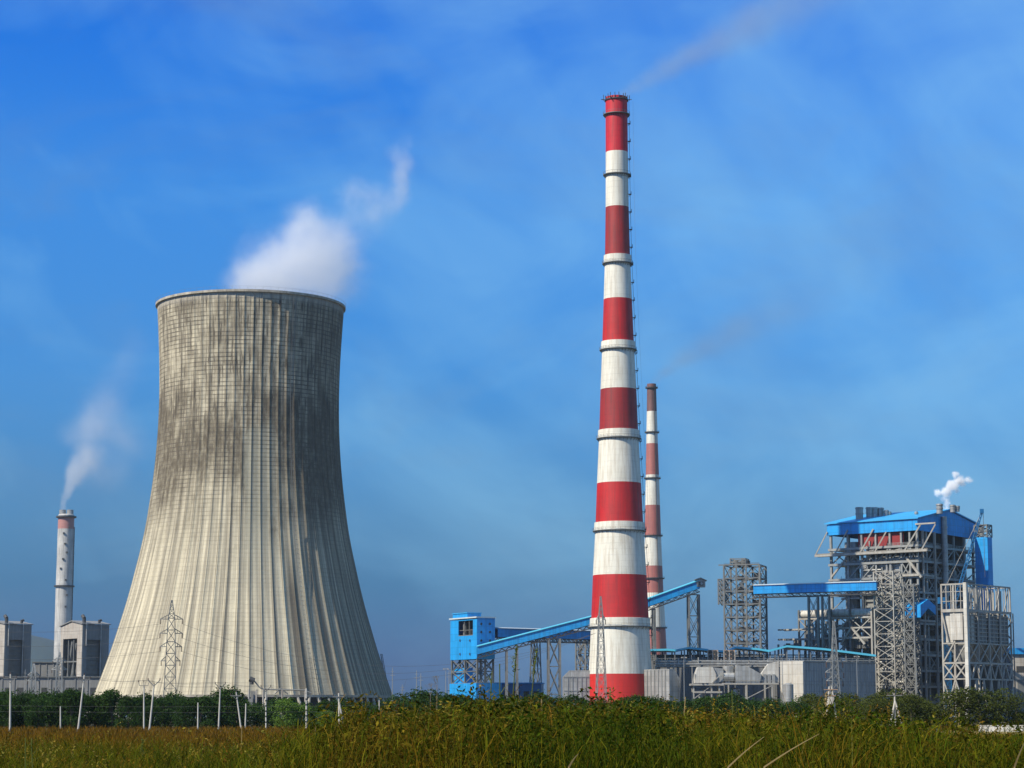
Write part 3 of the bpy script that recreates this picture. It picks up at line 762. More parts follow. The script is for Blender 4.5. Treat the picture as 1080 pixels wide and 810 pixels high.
# lattice tower left behind the chimney
def stair_tower(label, cx, cy, rot, hx, hy, z1, npan, bw, matl, cat='stair tower', flights=True, z0=0.0):
    r = empty('stair_tower', (cx, cy, 0), label, cat, rot)
    b0, t0 = sq(hx, z0, hy), sq(hx, z1, hy)
    for i in range(4):
        g = MB(); g.bar(b0[i], t0[i], bw*1.9); g.build('leg', matl, r)
    g = MB(); lattice(g, b0, t0, npan, bw); g.build('bracing', matl, r)
    if flights:
        g = MB(); h = (z1-z0)/npan
        for k in range(npan):
            z = z0 + k*h; s_ = 1 if k % 2 else -1
            for yy in (-hy*.45, hy*.1): g.bar((-s_*hx*.75, yy, z+.1), (s_*hx*.75, yy, z+h*.95), bw*.9, .45)
            g.bar((-s_*hx*.75, -hy*.5, z+1.1), (s_*hx*.75, -hy*.5, z+h*.95+1), bw*.5)
            g.box(-hx*.98, hx*.98, hy*.25, hy*.95, z+h-.25, z+h-.1)
        g.build('stair_flight', matl, r)
    return r
Yt = 1120; stair_tower('grey lattice tower partly hidden behind the left side of the big chimney', Xat(615, Yt), Yt, R(-25), 2.6, 2.6, Zat(674.5, Yt), 6, .32, M['steel_mid'])

# blue coal transfer house on legs
cpx = 503.0; cP = P(cpx, 690, 1040); tf = Frame(cP.x, cP.y, 60)
th = empty('transfer_house', (cP.x, cP.y, 0), 'bright blue coal transfer house on steel legs with round portholes', 'transfer house', -tf.t)
fx = lambda px, py: tf.front(px, py)[0]
sy = lambda px, py: tf.side(px, py)[0]
xL, yW = fx(475, 680), sy(522, 680)
zb, zt = Zat(695, 1040), Zat(652.5, 1040)
xw0, xw1 = fx(483.5, 660), fx(498.8, 660); zw0, zw1 = Zat(669.8, 1040), Zat(653.6, 1040)
g = MB()
g.box(xL, xw0, 0, .4, zb, zt); g.box(xw1, 0, 0, .4, zb, zt); g.box(xw0, xw1, 0, .4, zb, zw0); g.box(xw0, xw1, 0, .4, zw1, zt)
g.build('front_wall', M['blue'], th)
g = MB(); g.box(-.4, 0, .403, yW, zb, zt+.4); g.build('side_wall', M['blue'], th)
g = MB(); g.box(xL, -.403, yW-.4, yW, zb, zt); g.box(xL, xL+.4, .403, yW-.403, zb, zt); g.build('rear_wall', M['blue'], th)
g = MB(); g.box(xL+.403, -.403, .403, yW-.403, zb, zb+.4); g.box(xw0-1, xw1+1, 4.5, 4.8, zw0-2, zw1+.5); g.build('floor', M['dark'], th)
g = MB(); g.box(xL-.5, .4, -.5, yW+.4, zt+.403, zt+1.0); g.build('roof', M['white_roof'], th)
g = MB()
for xx in np.linspace(xw0, xw1, 4)[1:-1]: g.bar((xx, .8, zw0), (xx, .8, zw1), .5)
g.bar((xw0, .9, zw0+2.6), (xw1, .9, zw0+2.6), .3); g.bar((xw0, .2, zw0+.2), (xw1, .2, zw0+.2), .35)
g.tube((xw0+2, 2.6, zw0), (xw0+2, 2.6, zw1-1), 1.1, 10); g.build('window_opening', M['steel_mid'], th)
# taller stub at the left
x2 = fx(490.5, 650); zs_ = Zat(647, 1040)
g = MB(); g.box(xL, x2, 1.2, yW-1, zt+1.003, zs_+.6); g.build('roof_cabin', M['blue'], th)
g = MB(); g.box(xL-.3, x2+.3, .9, yW-.7, zs_+.603, zs_+1.0); g.build('roof', M['blue_roof'], th)
ph = None
def porthole(loc, rotz):
    global ph
    if ph is None:
        g = MB(); g.tube((0,-.02,0),(0,-.22,0),.62,16); ph = g.build('porthole', M['blue_steel'], th)
        g = MB(); g.tube((0,-.221,0),(0,-.26,0),.45,16); gl = g.build('glass', M['dark'], ph); o = ph
    else:
        o = copy_tree(ph, th)
    o.location = loc; o.rotation_euler = (0, 0, rotz)
for px, py in ((485.4,675.5),(495.8,675.5),(485.4,689.8),(495.8,689.8)):
    x_, z_ = tf.front(px, py); porthole((x_, 0, z_), 0)
for px in (507.4, 516.5):
    for py in (658, 666.5, 675.5):
        y_, z_ = tf.side(px, py); porthole((0, y_, z_), math.pi/2)
ztop_leg = zb - .3; zbase = Zat(720.5, 1040)
xs_ = [xL+.6, xL*.48, -.6]; ys_ = [.6, yW*.5, yW-.6]
for xx in xs_:
    for yy in ys_:
        if xx == xs_[1] and yy == ys_[1]: continue
        g = MB(); g.bar((xx, yy, 0), (xx, yy, zb), .75); g.build('leg', M['steel_mid'], th)
g = MB()
for k in range(2):
    za, zb_ = zbase + (zb-zbase)*k/2, zbase + (zb-zbase)*(k+1)/2
    for xa, xb in zip(xs_, xs_[1:]):
        for yy in (ys_[0], ys_[2]): g.bar((xa, yy, za), (xb, yy, zb_), .34); g.bar((xb, yy, za), (xa, yy, zb_), .34); g.bar((xa, yy, za), (xb, yy, za), .4)
    for ya, yb in zip(ys_, ys_[1:]):
        for xx in (xs_[0], xs_[2]): g.bar((xx, ya, za), (xx, yb, zb_), .34); g.bar((xx, yb, za), (xx, ya, zb_), .34); g.bar((xx, ya, za), (xx, yb, za), .4)
g.build('bracing', M['steel_mid'], th)
xa, xb = fx(477, 710), fx(489, 710)
g = MB(); g.box(xL+1.2, xL*.55, 1.5, yW*.6, zbase+.003, Zat(704, 1040)); g.build('stair_cabin', M['blue'], th)
xq = xL*.98
g = MB(); g.box(xq, .8, -.8, yW+3, 0, zbase); g.build('base_wall', M['blue'], th)
for k in range(4):
    g = MB(); xx = xq + (-xq)*(k+.5)/4; g.box(xx-1.1, xx+1.1, -.95, -.803, zbase*.42, zbase*.62); g.build('window', M['dark'], th)
# low blue annexe running right behind the trestles
ax0, ax1 = Xat(508, 1062), Xat(571, 1062)
an = empty('annexe', ((ax0+ax1)/2, 1062, 0), 'low dark blue shed under the climbing conveyor, right of the transfer house', 'shed', R(-6))
L = (ax1-ax0)/2; zt = Zat(721, 1062)
g = MB(); g.box(-L, L, 0, 12, 0, zt); g.build('wall', M['blue_steel'], an)
g = MB(); g.box(-L-.5, L+.5, -.5, 12.5, zt+.003, zt+.5); g.build('roof', M['blue'], an)
for k in range(6):
    g = MB(); xx = -L + 2*L*(k+.5)/6; g.box(xx-1.3, xx+1.3, -.15, -.003, zt*.55, zt*.8); g.build('window', M['dark'], an)

# ================================================================== flue ducts at the chimney foot
def duct_house(label, px0, px1, pyt, pyb, Y, cham, depth, seam):
    x0, x1 = Xat(px0, Y), Xat(px1, Y); zt = Zat(pyt, Y); r = empty('flue_duct', ((x0+x1)/2, Y, 0), label, 'duct'); L = (x1-x0)/2
    ck = cham
    pts = [(-L,0,0),(L,0,0),(L,0,zt-(ck if seam > 0 else 0)),(L-(ck if seam > 0 else .01),0,zt),(-L+(ck if seam < 0 else .01),0,zt),(-L,0,zt-(ck if seam < 0 else 0))]
    g = MB(); g.prism(pts, (0, depth, 0)); g.build('casing', M['silver'], r)
    g = MB()
    for k in range(1, 6): xx = -L+2*L*k/6; g.box(xx-.12, xx+.12, -.25, -.003, .2, zt-2.6)
    for z in np.linspace(2, zt-3, 4): g.box(-L+.1, L-.1, -.2, -.004, z-.1, z+.1)
    g.build('stiffeners', M['steel'], r)
duct_house('silver flue duct casing at the left foot of the big chimney', 594.5, 623, 707, 737, 1004, 2.6, 22, -1)
cd_ = P(706, 720, 985); df = Frame(cd_.x, cd_.y, 50)
r = empty('flue_duct', (cd_.x, cd_.y, 0), 'silver flue duct casing at the right foot of the big chimney', 'duct', -df.t)
xl = df.front(679, 720)[0]; yr = df.side(717, 720)[0]; zt = Zat(705.5, 985)
g = MB(); g.prism([(0,0,0),(0,yr,0),(0,yr,zt-4),(0,yr*.45,zt),(0,0,zt)], (xl,0,0)); g.build('casing', M['silver'], r)
g = MB()
for k in range(1, 7): xx = xl*k/7; g.box(xx-.15, xx+.15, -.3, -.003, .2, zt-.3)
g.build('stiffeners', M['steel'], r)
# ================================================================== open sheds with shallow blue roofs
SY_ = 1034.0
def open_shed(label, pts, Y, depth, posts, matl, wall_top=697):
    xs = [Xat(p[0], Y) for p in pts]; zs_ = [Zat(p[1], Y) for p in pts]; x0 = xs[0]; xm = (xs[0]+xs[-1])/2
    r = empty('open_shed', (xm, Y, 0), label, 'shed')
    up = [(x-xm, -1.2, z) for x, z in zip(xs, zs_)]; lo = [(x-xm, -1.2, z-.9) for x, z in zip(xs, zs_)]
    g = MB(); g.prism(up + lo[::-1], (0, depth+2, 0)); g.build('roof', matl, r)
    for k in range(posts):
        x = xs[0] + (xs[-1]-xs[0])*(k+.5)/posts; z = float(np.interp(x, xs, zs_))-1.0
        for yy in (0, depth):
            g = MB(); g.bar((x-xm, yy, 0), (x-xm, yy, z), .55); g.build('post', M['steel_mid'], r)
    zw = Zat(wall_top, Y); g = MB(); g.box(xs[0]-xm, xs[-1]-xm, 1.0, 1.5, 0, zw); g.build('dado_wall', M['grey_wall'], r)
    g = MB(); g.box(xs[0]-xm, xs[-1]-xm, depth-.5, depth, 0, min(zs_)-2.2); g.build('rear_wall', M['steel_dark'], r)
    g = MB(); zc = Zat(693.5, Y); L = xs[-1]-xs[0]                     # pipes, valves and motors under the roof
    for k in range(3): g.tube((xs[0]-xm, 3+k*2.2, zw+.8+k*1.0), (xs[-1]-xm, 3+k*2.2, zw+.8+k*1.0), .28, 6)
    g.build('pipe_run', M['silver'], r)
    g = MB()
    for k in range(int(L/1.2)):
        g = MB(); x = xs[0]-xm+random.uniform(.5, L-.5); yy = random.uniform(1.6, 6); h = random.uniform(.6, 2.2); z = zw-.2
        if random.random() < .5: g.box(x-random.uniform(.3,.9), x+.5, yy, yy+1, z, z+h)
        else: g.tube((x, yy, z), (x+random.uniform(-.4,.4), yy, z+h), random.uniform(.2,.55), 8)
        g.build('machine', M['steel_pale'] if k % 3 else M['white'], r)
    g = MB(); g.bar((xs[0]-xm, -.2, zw+1.1), (xs[-1]-xm, -.2, zw+1.1), .14); g.bar((xs[0]-xm, -.2, zw+.1), (xs[-1]-xm, -.2, zw+.1), .3)
    for k in range(int(L/2.5)): g.bar((xs[0]-xm+k*2.5, -.2, zw), (xs[0]-xm+k*2.5, -.2, zw+1.1), .12)
    g.build('railing', M['steel'], r)
    return r
open_shed('open shed with faded cyan roof just right of the chimney foot', [(687,684.6),(704,684.2),(713,685),(727,682.3),(748,684.5)], SY_+6, 18, 6, M['cyan_roof'])
open_shed('middle open shed under a shallow pale blue roof, below the dark lattice tower', [(748.3,685.3),(768,686.2),(777,681.8),(800,683.6),(812,685.6)], SY_+3, 18, 6, M['cyan_roof'])
open_shed('long open shed whose cyan roof slopes down to the lift tower', [(812.3,685.4),(831,680.6),(870,683.6),(925,690.5)], SY_, 20, 9, M['cyan_roof'])

# corrugated hall
c = P(847, 715, 1000); gf = Frame(c.x, c.y, 48)
r = empty('corrugated_hall', (c.x, c.y, 0), 'big grey corrugated hall with one bright white end, in front of the cyan roof', 'building', -gf.t)
xl = gf.front(823, 715)[0]; yr = gf.side(923.5, 715)[0]; zt = Zat(697, 1000)
g = MB(); g.box(-.6, -.003, .6, yr, 0, zt); g.box(xl, -.6, yr-.6, yr, 0, zt); g.build('side_wall', M['grey_clad'], r)
g = MB(); g.prism([(xl*.25,0,0),(-.003,0,0),(-.003,0,zt),(xl,0,zt),(xl,0,zt*.52)], (0,.597,0)); g.build('end_wall', M['white_clad'], r)
g = MB(); g.box(xl, -.6, .6, yr-.6, zt-.8, zt-.1); g.build('roof', M['steel_mid'], r)
for q in (.27, .74):
    g = MB(); g.box(.003, .28, yr*q-.35, yr*q+.35, zt*.1, zt*.72)
    g.build('downpipe', M['silver'], r)
g = MB()
for z in (zt*.33, zt*.62): g.box(.003, .15, .6, yr, z-.12, z+.12)
g.box(-.3, .35, .3, yr, zt-.35, zt+.1); g.build('trim', M['steel'], r)
g = MB()
for k in range(30): y_ = .9 + (yr-1.8)*k/29; g.box(.003, .12, y_-.16, y_+.16, .1, zt-.4)
g.build('cladding_ribs', M['grey_clad'], r)
g = MB()
for k in range(14): y_ = yr*k/13; g.bar((-.5, y_, zt), (-.5, y_, zt+1.2), .14)
g.bar((-.5, 0, zt+1.2), (-.5, yr, zt+1.2), .14); g.bar((-.5, 0, zt+.6), (-.5, yr, zt+.6), .1); g.build('railing', M['steel'], r)

# duct train on its steel platform
DY = 985.0
x_ = lambda px: Xat(px, DY)
z_ = lambda py: Zat(py, DY)
X0 = x_(770)
r = empty('gas_duct_train', (X0, DY, 0), 'row of silver ducts and fan housings on a pale steel platform', 'ducting')
X = lambda px: x_(px) - X0
g = MB()
g.box(X(729), X(764), -1, 9, z_(723), z_(721)); g.box(X(762), X(822), -.5, 9.5, z_(722), z_(720.3)); g.build('platform', M['steel_pale'], r)
for px in (732, 751, 759, 787, 815):
    for yy in (0, 8):
        g = MB(); g.bar((X(px), yy, 0), (X(px), yy, z_(723)), .55); g.build('leg', M['steel_pale'], r)
for pa, pb, wd in (((732, 737), (751, 723), .35), ((787, 737), (815, 723), .35), ((732, 730), (762, 730), .7), ((751, 721), (763, 709), .4), ((731, 721), (733, 710), .4)):
    g = MB(); g.bar((X(pa[0]), -.2, max(.4, z_(pa[1]))), (X(pb[0]), -.2, z_(pb[1])), wd); g.build('brace', M['steel_pale'], r)
g = MB(); g.prism([(X(734),0,z_(720.3)),(X(756),0,z_(720.3)),(X(756),0,z_(711)),(X(752.5),0,z_(703.5)),(X(737),0,z_(703.5)),(X(734),0,z_(711))], (0,9,0)); g.build('fan_housing', M['white'], r)
g = MB(); g.prism([(X(756.3),1,z_(720.3)),(X(764),1,z_(718)),(X(764),1,z_(705)),(X(753),1,z_(703.8)),(X(756.3),1,z_(711))], (0,8,0)); g.build('transition_duct', M['silver'], r)
g = MB(); g.tube((X(770),4,z_(721)), (X(770),4,z_(702.5)), 2.5, 18); g.build('cyclone', M['silver'], r)
g = MB(); g.prism([(X(777),0,z_(720.2)),(X(802),0,z_(720.2)),(X(804),0,z_(711)),(X(790),0,z_(703)),(X(778),0,z_(701)),(X(775.5),0,z_(712))], (0,7,0)); g.build('elbow_duct', M['silver'], r)
g = MB()
for k in range(3): g.box(X(806+k*4.6), X(809.4+k*4.6), 1, 6, z_(720.2), z_(711))
g.build('fin_panel', M['silver'], r)
g = MB(); g.tube((X(764.3), 2, z_(714)), (X(775.3), 2, z_(714)), 1.9, 14); g.build('round_duct', M['silver'], r)
g = MB(); g.prism([(X(801),2,z_(719)),(X(823),2,z_(720)),(X(823),2,z_(697)),(X(812),2,z_(700)),(X(804),2,z_(711))], (0,5,0)); g.build('transition_duct', M['white'], r)
g = MB(); zz0 = z_(720)
for px in np.arange(763, 822, 3.2): g.bar((X(px), -.5, zz0), (X(px), -.5, zz0+1.1), .13)
g.bar((X(763), -.5, zz0+1.1), (X(822), -.5, zz0+1.1), .14); g.build('railing', M['steel'], r)
# lower right equipment of the platform: grey hoods
g = MB(); g.tube((X(812), -3, 2.5), (X(826), -3, 2.5), 1.9, 12); g.build('round_duct', M['steel_mid'], r)

for lab, a, b_ in (('rust and cream louvre panel with round holes, nearer the chimney of the pair', 747.3, 758), ('rust and cream louvre panel with round holes, farther right of the pair', 764.5, 776)):
    Yp = 1022; x0, x1 = Xat(a, Yp), Xat(b_, Yp); r = empty('louvre_panel', ((x0+x1)/2, Yp, 0), lab, 'panel', 0, 'pair of rusty louvre panels'); L = (x1-x0)/2
    zt, zb = Zat(685.5, Yp), Zat(703, Yp)
    g = MB(); g.box(-L, L, 0, 1.2, zb, zt); g.build('panel', M['rust'], r)
    g = MB()
    for k in range(5):
        xx = -L + 2*L*k/4; g.box(xx-.2, xx+.2, -.25, -.003, zb, zt)
    g.build('frame', M['pale_wall'], r)
    for i in range(2):
        for k in range(4):
            g = MB(); zz1 = zb + (zt-zb)*(k+.5)/4; xx = (-.5+i)*L
            g.tube((xx, -.1, zz1), (xx, -.45, zz1), .78, 14); g.build('round_port', M['dark'], r)
    g = MB(); g.bar((-L, .6, 0), (-L, .6, zb), .4); g.bar((L, .6, 0), (L, .6, zb), .4); g.build('leg', M['steel_mid'], r)

# ================================================================== dark lattice tower and the conveyor it feeds
pT = P(787, 690, 1094); t1 = empty('lattice_tower', (pT.x, pT.y, 0), 'dark grey open lattice tower packed with stairs, left end of the flat blue conveyor', 'stair tower', R(-18))
k = 1094/FPX; hw = 19*k; z1 = Zat(597, 1094)
b0, t0 = sq(hw, 0, 7.5), sq(hw, z1, 7.5)
for i in range(4):
    g = MB(); g.bar(b0[i], t0[i], .8); g.build('leg', M['steel_mid'], t1)
for f_ in (-.3, .25):
    for yy in (-7.5, 7.5):
        g = MB(); g.bar((hw*f_, yy, 0), (hw*f_, yy, z1), .7); g.build('leg', M['steel_mid'], t1)
g = MB(); npn = 12
for j in range(npn):
    za, zb_ = z1*j/npn, z1*(j+1)/npn
    cols_ = [-hw, -hw*.3, hw*.25, hw]
    for yy in (-7.5, 7.5):
        g.bar((-hw, yy, zb_), (hw, yy, zb_), .5)
        for xa, xb in zip(cols_, cols_[1:]):
            g.bar((xa, yy, za), (xb, yy, zb_), .3); g.bar((xb, yy, za), (xa, yy, zb_), .3)
    for xx in (-hw, hw):
        g.bar((xx, -7.5, zb_), (xx, 7.5, zb_), .5); g.bar((xx, -7.5, za), (xx, 7.5, zb_), .3); g.bar((xx, 7.5, za), (xx, -7.5, zb_), .3)
g.build('bracing', M['steel_mid'], t1)
g = MB(); h = z1/npn*.5
for j in range(npn*2-1):
    z = h*j; s_ = 1 if j % 2 else -1
    for yy in (-2.5, 0): g.bar((-s_*hw*.28, yy, z), (s_*hw*.24, yy, z+h), .35, .5)
    for q in range(3): g.bar((-s_*hw*.28, -2.5, z+.4+q*.4), (s_*hw*.24, -2.5, z+h+.4+q*.4), .1)
    g.box(hw*.25, hw*.6, -3, 1, z+h-.3, z+h-.1)
g.build('stair_flight', M['steel'], t1)
g = MB()
for j in range(npn):
    z = z1*(j+1)/npn; g.box(-hw*.9, hw*.9, 1.5, 6.8, z-.35, z-.2)
    for q in range(6):
        if random.random() < .55:
            xx = random.uniform(-hw*.8, hw*.7); g.box(xx, xx+random.uniform(.8, 2.4), 2, 5, z-.2, z+random.uniform(.8, 3))
    for q in (.5, 1.0): g.bar((-hw, -7.7, z+q), (hw, -7.7, z+q), .12)
g.build('floor_level', M['steel_dark'], t1)
g = MB()
za, zb_ = Zat(638, 1094), Zat(611, 1094)
B0, T0 = [(-hw-3.2,-6,za),(-hw-.1,-6,za),(-hw-.1,2,za),(-hw-3.2,2,za)], [(-hw-3.2,-6,zb_),(-hw-.1,-6,zb_),(-hw-.1,2,zb_),(-hw-3.2,2,zb_)]
for i in range(4): g.bar(B0[i], T0[i], .5)
lattice(g, B0, T0, 5, .28); g.build('hoist_bay', M['steel_mid'], t1)
g = MB(); zc = Zat(589.5, 1094); B0, T0 = sq(hw*.42, z1, 4, -hw*.3), sq(hw*.42, zc, 4, -hw*.3)
for i in range(4): g.bar(B0[i], T0[i], .5)
lattice(g, B0, T0, 2, .3); g.tube((-hw*.5, 0, z1), (-hw*.5, 0, zc-.4), 1.2, 10); g.tube((-hw*.1, 0, z1), (-hw*.1, 0, zc-.4), 1.0, 10)
g.bar((-hw-2.5, -7.6, z1+.2), (hw, -7.6, z1+.2), .5); g.build('head_frame', M['steel_mid'], t1)

p0, p1 = P(795.5, 622.3, 1078), P(925, 618.3, 1062)
fr3 = lambda px: (px-795.5)/(925-795.5)
conveyor('flat bright blue conveyor bridging from the dark lattice tower to the boiler house', p0, p1, 4.4, 3.9, [(fr3(858), .7, 6, 4.4), (fr3(871), .6, 6, 3.2)])

# ================================================================== boiler house
BC = P(971, 700, 1060); bf = Frame(BC.x, BC.y, 40)
bh = empty('boiler_house', (BC.x, BC.y, 0), 'huge open steel boiler house under a blue roof, full of pipes', 'power building', -bf.t)
L = -bf.front(873, 560)[0]; W = bf.side(1035, 560)[0]
ze = bf.front(971, 546.7)[1]; zf = bf.front(971, 559)[1]
yrg, zrg = bf.side(1000, 538)
yrg = min(max(yrg, W*.38), W*.55)
ov = 1.2
# roof slopes
g = MB(); g.prism([(-L-ov,-ov,ze-.1),(-L-ov,yrg,zrg),(-L-ov,yrg,zrg+.5),(-L-ov,-ov,ze+.4)], (L+2*ov,0,0)); g.prism([(-L-ov,yrg+.003,zrg),(-L-ov,W+ov,ze-.1),(-L-ov,W+ov,ze+.4),(-L-ov,yrg+.003,zrg+.5)], (L+2*ov,0,0)); g.build('roof', M['blue_roof'], bh)
g = MB(); g.box(-L, 0, -.4, 0, zf, ze-.2); g.build('fascia', M['blue'], bh)
g = MB(); g.prism([(.003,-.4,zf),(.003,W,zf-1),(.003,W,ze-.3),(.003,yrg,zrg-.15),(.003,-.4,ze-.3)], (.4,0,0)); g.build('gable_panel', M['blue'], bh)
g = MB(); g.prism([(-L-.003,0,zf),(-L-.003,W,zf),(-L-.003,W,ze-.3),(-L-.003,yrg,zrg-.15),(-L-.003,0,ze-.3)], (-.4,0,0)); g.build('gable_panel', M['blue'], bh)
g = MB(); g.box(-L, 0, W-.4, W, zf, ze-.2); g.build('fascia', M['blue'], bh)
# columns
cx_front = [-L+1.2] + [bf.front(px, 620)[0] for px in (894.5, 909, 924, 939, 951, 960)] + [-.6]
cy_side = [bf.side(px, 620)[0] for px in (979, 988, 997, 1008, 1019)] + [W-.8]
rows_ = [(x, .8) for x in cx_front] + [(-.6, y) for y in cy_side] + [(x, W-.8) for x in cx_front[:-1]] + [(-L+1.2, y) for y in cy_side[1:-1:2]]
for (x, y) in rows_:
    g = MB(); g.bar((x, y, 0), (x, y, zf+1), 1.0); g.build('column', M['steel'], bh)
levels = np.linspace(9, zf-7, 11)
zmid = Zat(585, 1080)
for i, z in enumerate(levels):
    g = MB()
    g.bar((-L, .2, z), (0, .2, z), .8, 1.1); g.bar((0, 0, z), (0, W, z), .8, 1.1); g.bar((-L, W-.5, z), (0, W-.5, z), .7); g.bar((-L+.5, 0, z), (-L+.5, W, z), .7)
    g.box(-L*.33, -1, 1.5, W-1, z-.3, z-.1); g.box(-L+2, -L*.8, 2, W*.6, z-.3, z-.1)
    for q in (.55, 1.15): g.bar((-L*.33, -.1, z+q+.5), (0, -.1, z+q+.5), .16); g.bar((.3, 0, z+q+.5), (.3, W, z+q+.5), .16)
    for k in range(int(W/3)): g.bar((.3, k*3, z), (.3, k*3, z+1.6), .14)
    for k in range(int(L/2.6)):
        g.bar((-k*2.6, -.1, z), (-k*2.6, -.1, z+1.65), .14)
    g.build('floor_level', M['steel'], bh)
# furnace casing and its buckstays
xa, xb = bf.front(909, 640)[0], bf.front(950.5, 640)[0]
zc0 = 12; zc1 = Zat(588, 1080)
g = MB(); g.box(xa, xb, 2.5, W-6, zc0, zc1); g.build('furnace_casing', M['silver'], bh)
g = MB()
for z in np.arange(zc0+1, zc1, 2.7):
    g.box(xa-.4, xb+.4, 1.7, 2.497, z, z+1.0); g.box(xb+.003, xb+.9, 3.5, W-7, z, z+.8)
for x in np.linspace(xa+1, xb-1, 5): g.box(x-.3, x+.3, 1.3, 1.697, zc0, zc1)
g.build('buckstays', M['steel'], bh)
g = MB(); zr0, zr1 = Zat(580, 1085), zf+.5; xr0, xr1 = bf.front(905, 570, 1.4)[0], bf.front(953, 570, 1.4)[0]
g.box(xr0, xr1, 1.4, 1.9, zr0, zr1); g.build('penthouse_wall', M['maroon'], bh)
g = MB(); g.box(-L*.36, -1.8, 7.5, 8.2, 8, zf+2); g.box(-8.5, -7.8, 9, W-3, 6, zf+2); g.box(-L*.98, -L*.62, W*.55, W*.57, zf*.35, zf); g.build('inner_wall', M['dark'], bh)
# vertical flues left of the casing
for px, rad in ((896.5, 2.0), (902.5, 2.3)):
    x, _ = bf.front(px, 640, 6); g = MB(); zq = Zat(572, 1090)
    g.tube((x, 6, 6), (x, 6, zq), rad, 16)
    for z in np.arange(10, zq, 6): g.tube((x, 6, z), (x, 6, z+.5), rad+.25, 16)
    g.build('flue', M['silver'], bh)
# braces
def X_brace(p00, p10, p01, p11, w, g, both=True):
    g.bar(p00, p11, w)
    if both: g.bar(p10, p01, w)
for a, b_ in zip(cx_front, cx_front[1:]):
    for i in range(len(levels)-1):
        if random.random() < .62:
            g = MB(); X_brace((a,.4,levels[i]), (b_,.4,levels[i]), (a,.4,levels[i+1]), (b_,.4,levels[i+1]), .45, g, random.random() < .6); g.build('brace', M['steel'], bh)
ys2 = [0] + cy_side
for a, b_ in zip(ys2, ys2[1:]):
    for i in range(len(levels)-1):
        if random.random() < .45:
            g = MB(); X_brace((-.3,a,levels[i]), (-.3,b_,levels[i]), (-.3,a,levels[i+1]), (-.3,b_,levels[i+1]), .45, g, random.random() < .5); g.build('brace', M['steel'], bh)
# cantilevered pale walkway truss in front of the eaves
yc = -3.2
xl0, zl0 = bf.front(859.5, 585, yc); xr0_, zr0_ = bf.front(978, 581.5, yc); zl0 = zr0_ = (zl0+zr0_)/2
g = MB(); g.bar((xl0, yc, zl0), (xr0_, yc, zl0), .8, 1.1); g.bar((xl0, yc+3, zl0), (xr0_, yc+3, zl0), .7, 1.0)
nb_ = 12
for k in range(nb_+1): x = xl0+(xr0_-xl0)*k/nb_; g.bar((x, yc, zl0), (x, yc+3, zl0), .5)
g.box(xl0, xr0_, yc+.5, yc+2.5, zl0+.8, zl0+.95)
g.build('walkway', M['steel_pale'], bh)
for pa, pb in (((859.5,583),(872.5,561)), ((880,583),(894,559)), ((906.5,580),(921,558)), ((922,580),(934.5,561)), ((953.5,579),(971,553)), ((971.5,578),(986.5,553)), ((913,560),(920,580)), ((937,561),(949,579))):
    xa_, za_ = bf.front(pa[0], pa[1], yc); xb_, zb_ = bf.front(pb[0], pb[1], -.8)
    g = MB(); g.bar((xa_, yc, zl0), (xb_, -.8, zb_), .6); g.build('diagonal_strut', M['steel_pale'], bh)
xa_, za_ = bf.front(987, 551.5, -.8); g = MB(); g.bar((-.3, -.9, za_), (xa_, -.9, za_), .8)
g.build('diagonal_strut', M['steel_pale'], bh)
xa_, za_ = bf.front(956, 587.5, -.2); xb_, zb_ = bf.front(972, 609, -.2)
g = MB(); g.bar((xa_, -.3, za_), (xb_, -.3, zb_), 1.0); xa_, za_ = bf.front(877, 609, -.2); xb_, zb_ = bf.front(892, 590, -.2); g.bar((xa_, -.3, za_), (xb_, -.3, zb_), .8)
for px in (975.5, 988): y_, z0_ = bf.side(px, 700); g.bar((.5, y_, 5), (.5, y_, zf), .9)
for z in (Zat(607, 1065), Zat(632, 1065), Zat(655, 1065)): g.bar((.6, -1, z), (.6, 13, z), 1.0); g.bar((-8, -.6, z), (.6, -.6, z), 1.0)
g.build('pale_frame', M['steel_pale'], bh)
# silver pipework and ducts on the gable side
for k in range(44):
    g = MB(); z = random.uniform(16, zf-3); y0 = random.uniform(2, W*.7); ln = random.uniform(5, 16); rr_ = random.uniform(.3, 1.0)
    g.tube((-2.2-random.random()*3, y0, z), (-2.2-random.random()*3, min(W-1, y0+ln), z), rr_, 8); g.build('pipe', M['silver'], bh)
for k in range(46):
    g = MB(); z = random.uniform(14, zf-6); x0 = random.uniform(-L+3, -6); ln = random.uniform(3, 12)
    g.tube((x0, .9, z), (min(-1, x0+ln), .9, z), random.uniform(.25, .75), 8); g.build('pipe', M['silver'], bh)
for k in range(24):
    g = MB(); z = random.uniform(10, zf-14); x0 = random.uniform(-L+2, -1); g.tube((x0, 1.0, z), (x0, 1.0, z+random.uniform(5, 12)), random.uniform(.25, .6), 8); g.build('pipe', M['silver'], bh)
# ducts stepping down in the gable bay (pale boxes)
for k in range(13):
    g = MB(); y0 = random.uniform(W*.30, W*.75); z = zf*.22 + k*5.0; g.box(-5, -1.6, y0, y0+random.uniform(5, 9), z, z+random.uniform(1.2, 2.4)); g.build('duct_box', M['silver'], bh)
for k in range(48):
    g = MB(); x0 = random.uniform(-L*.36, -2); y0 = random.uniform(2, 6); z = random.choice(list(levels)) ; s_ = random.uniform(.7, 2.2)
    if z < zf-9: g.box(x0, x0+s_, y0, y0+s_, z, z+random.uniform(1, 3.2)); g.build('machine', M['steel_pale'] if k % 2 else M['silver'], bh)
for k in range(48):
    g = MB(); y0 = random.uniform(2, W-3); z = random.choice(list(levels)); s_ = random.uniform(.7, 2.4)
    if z < zf-9: g.box(-6, -6+s_, y0, y0+s_, z, z+random.uniform(1, 3.5)); g.build('machine', M['steel_pale'] if k % 2 else M['silver'], bh)
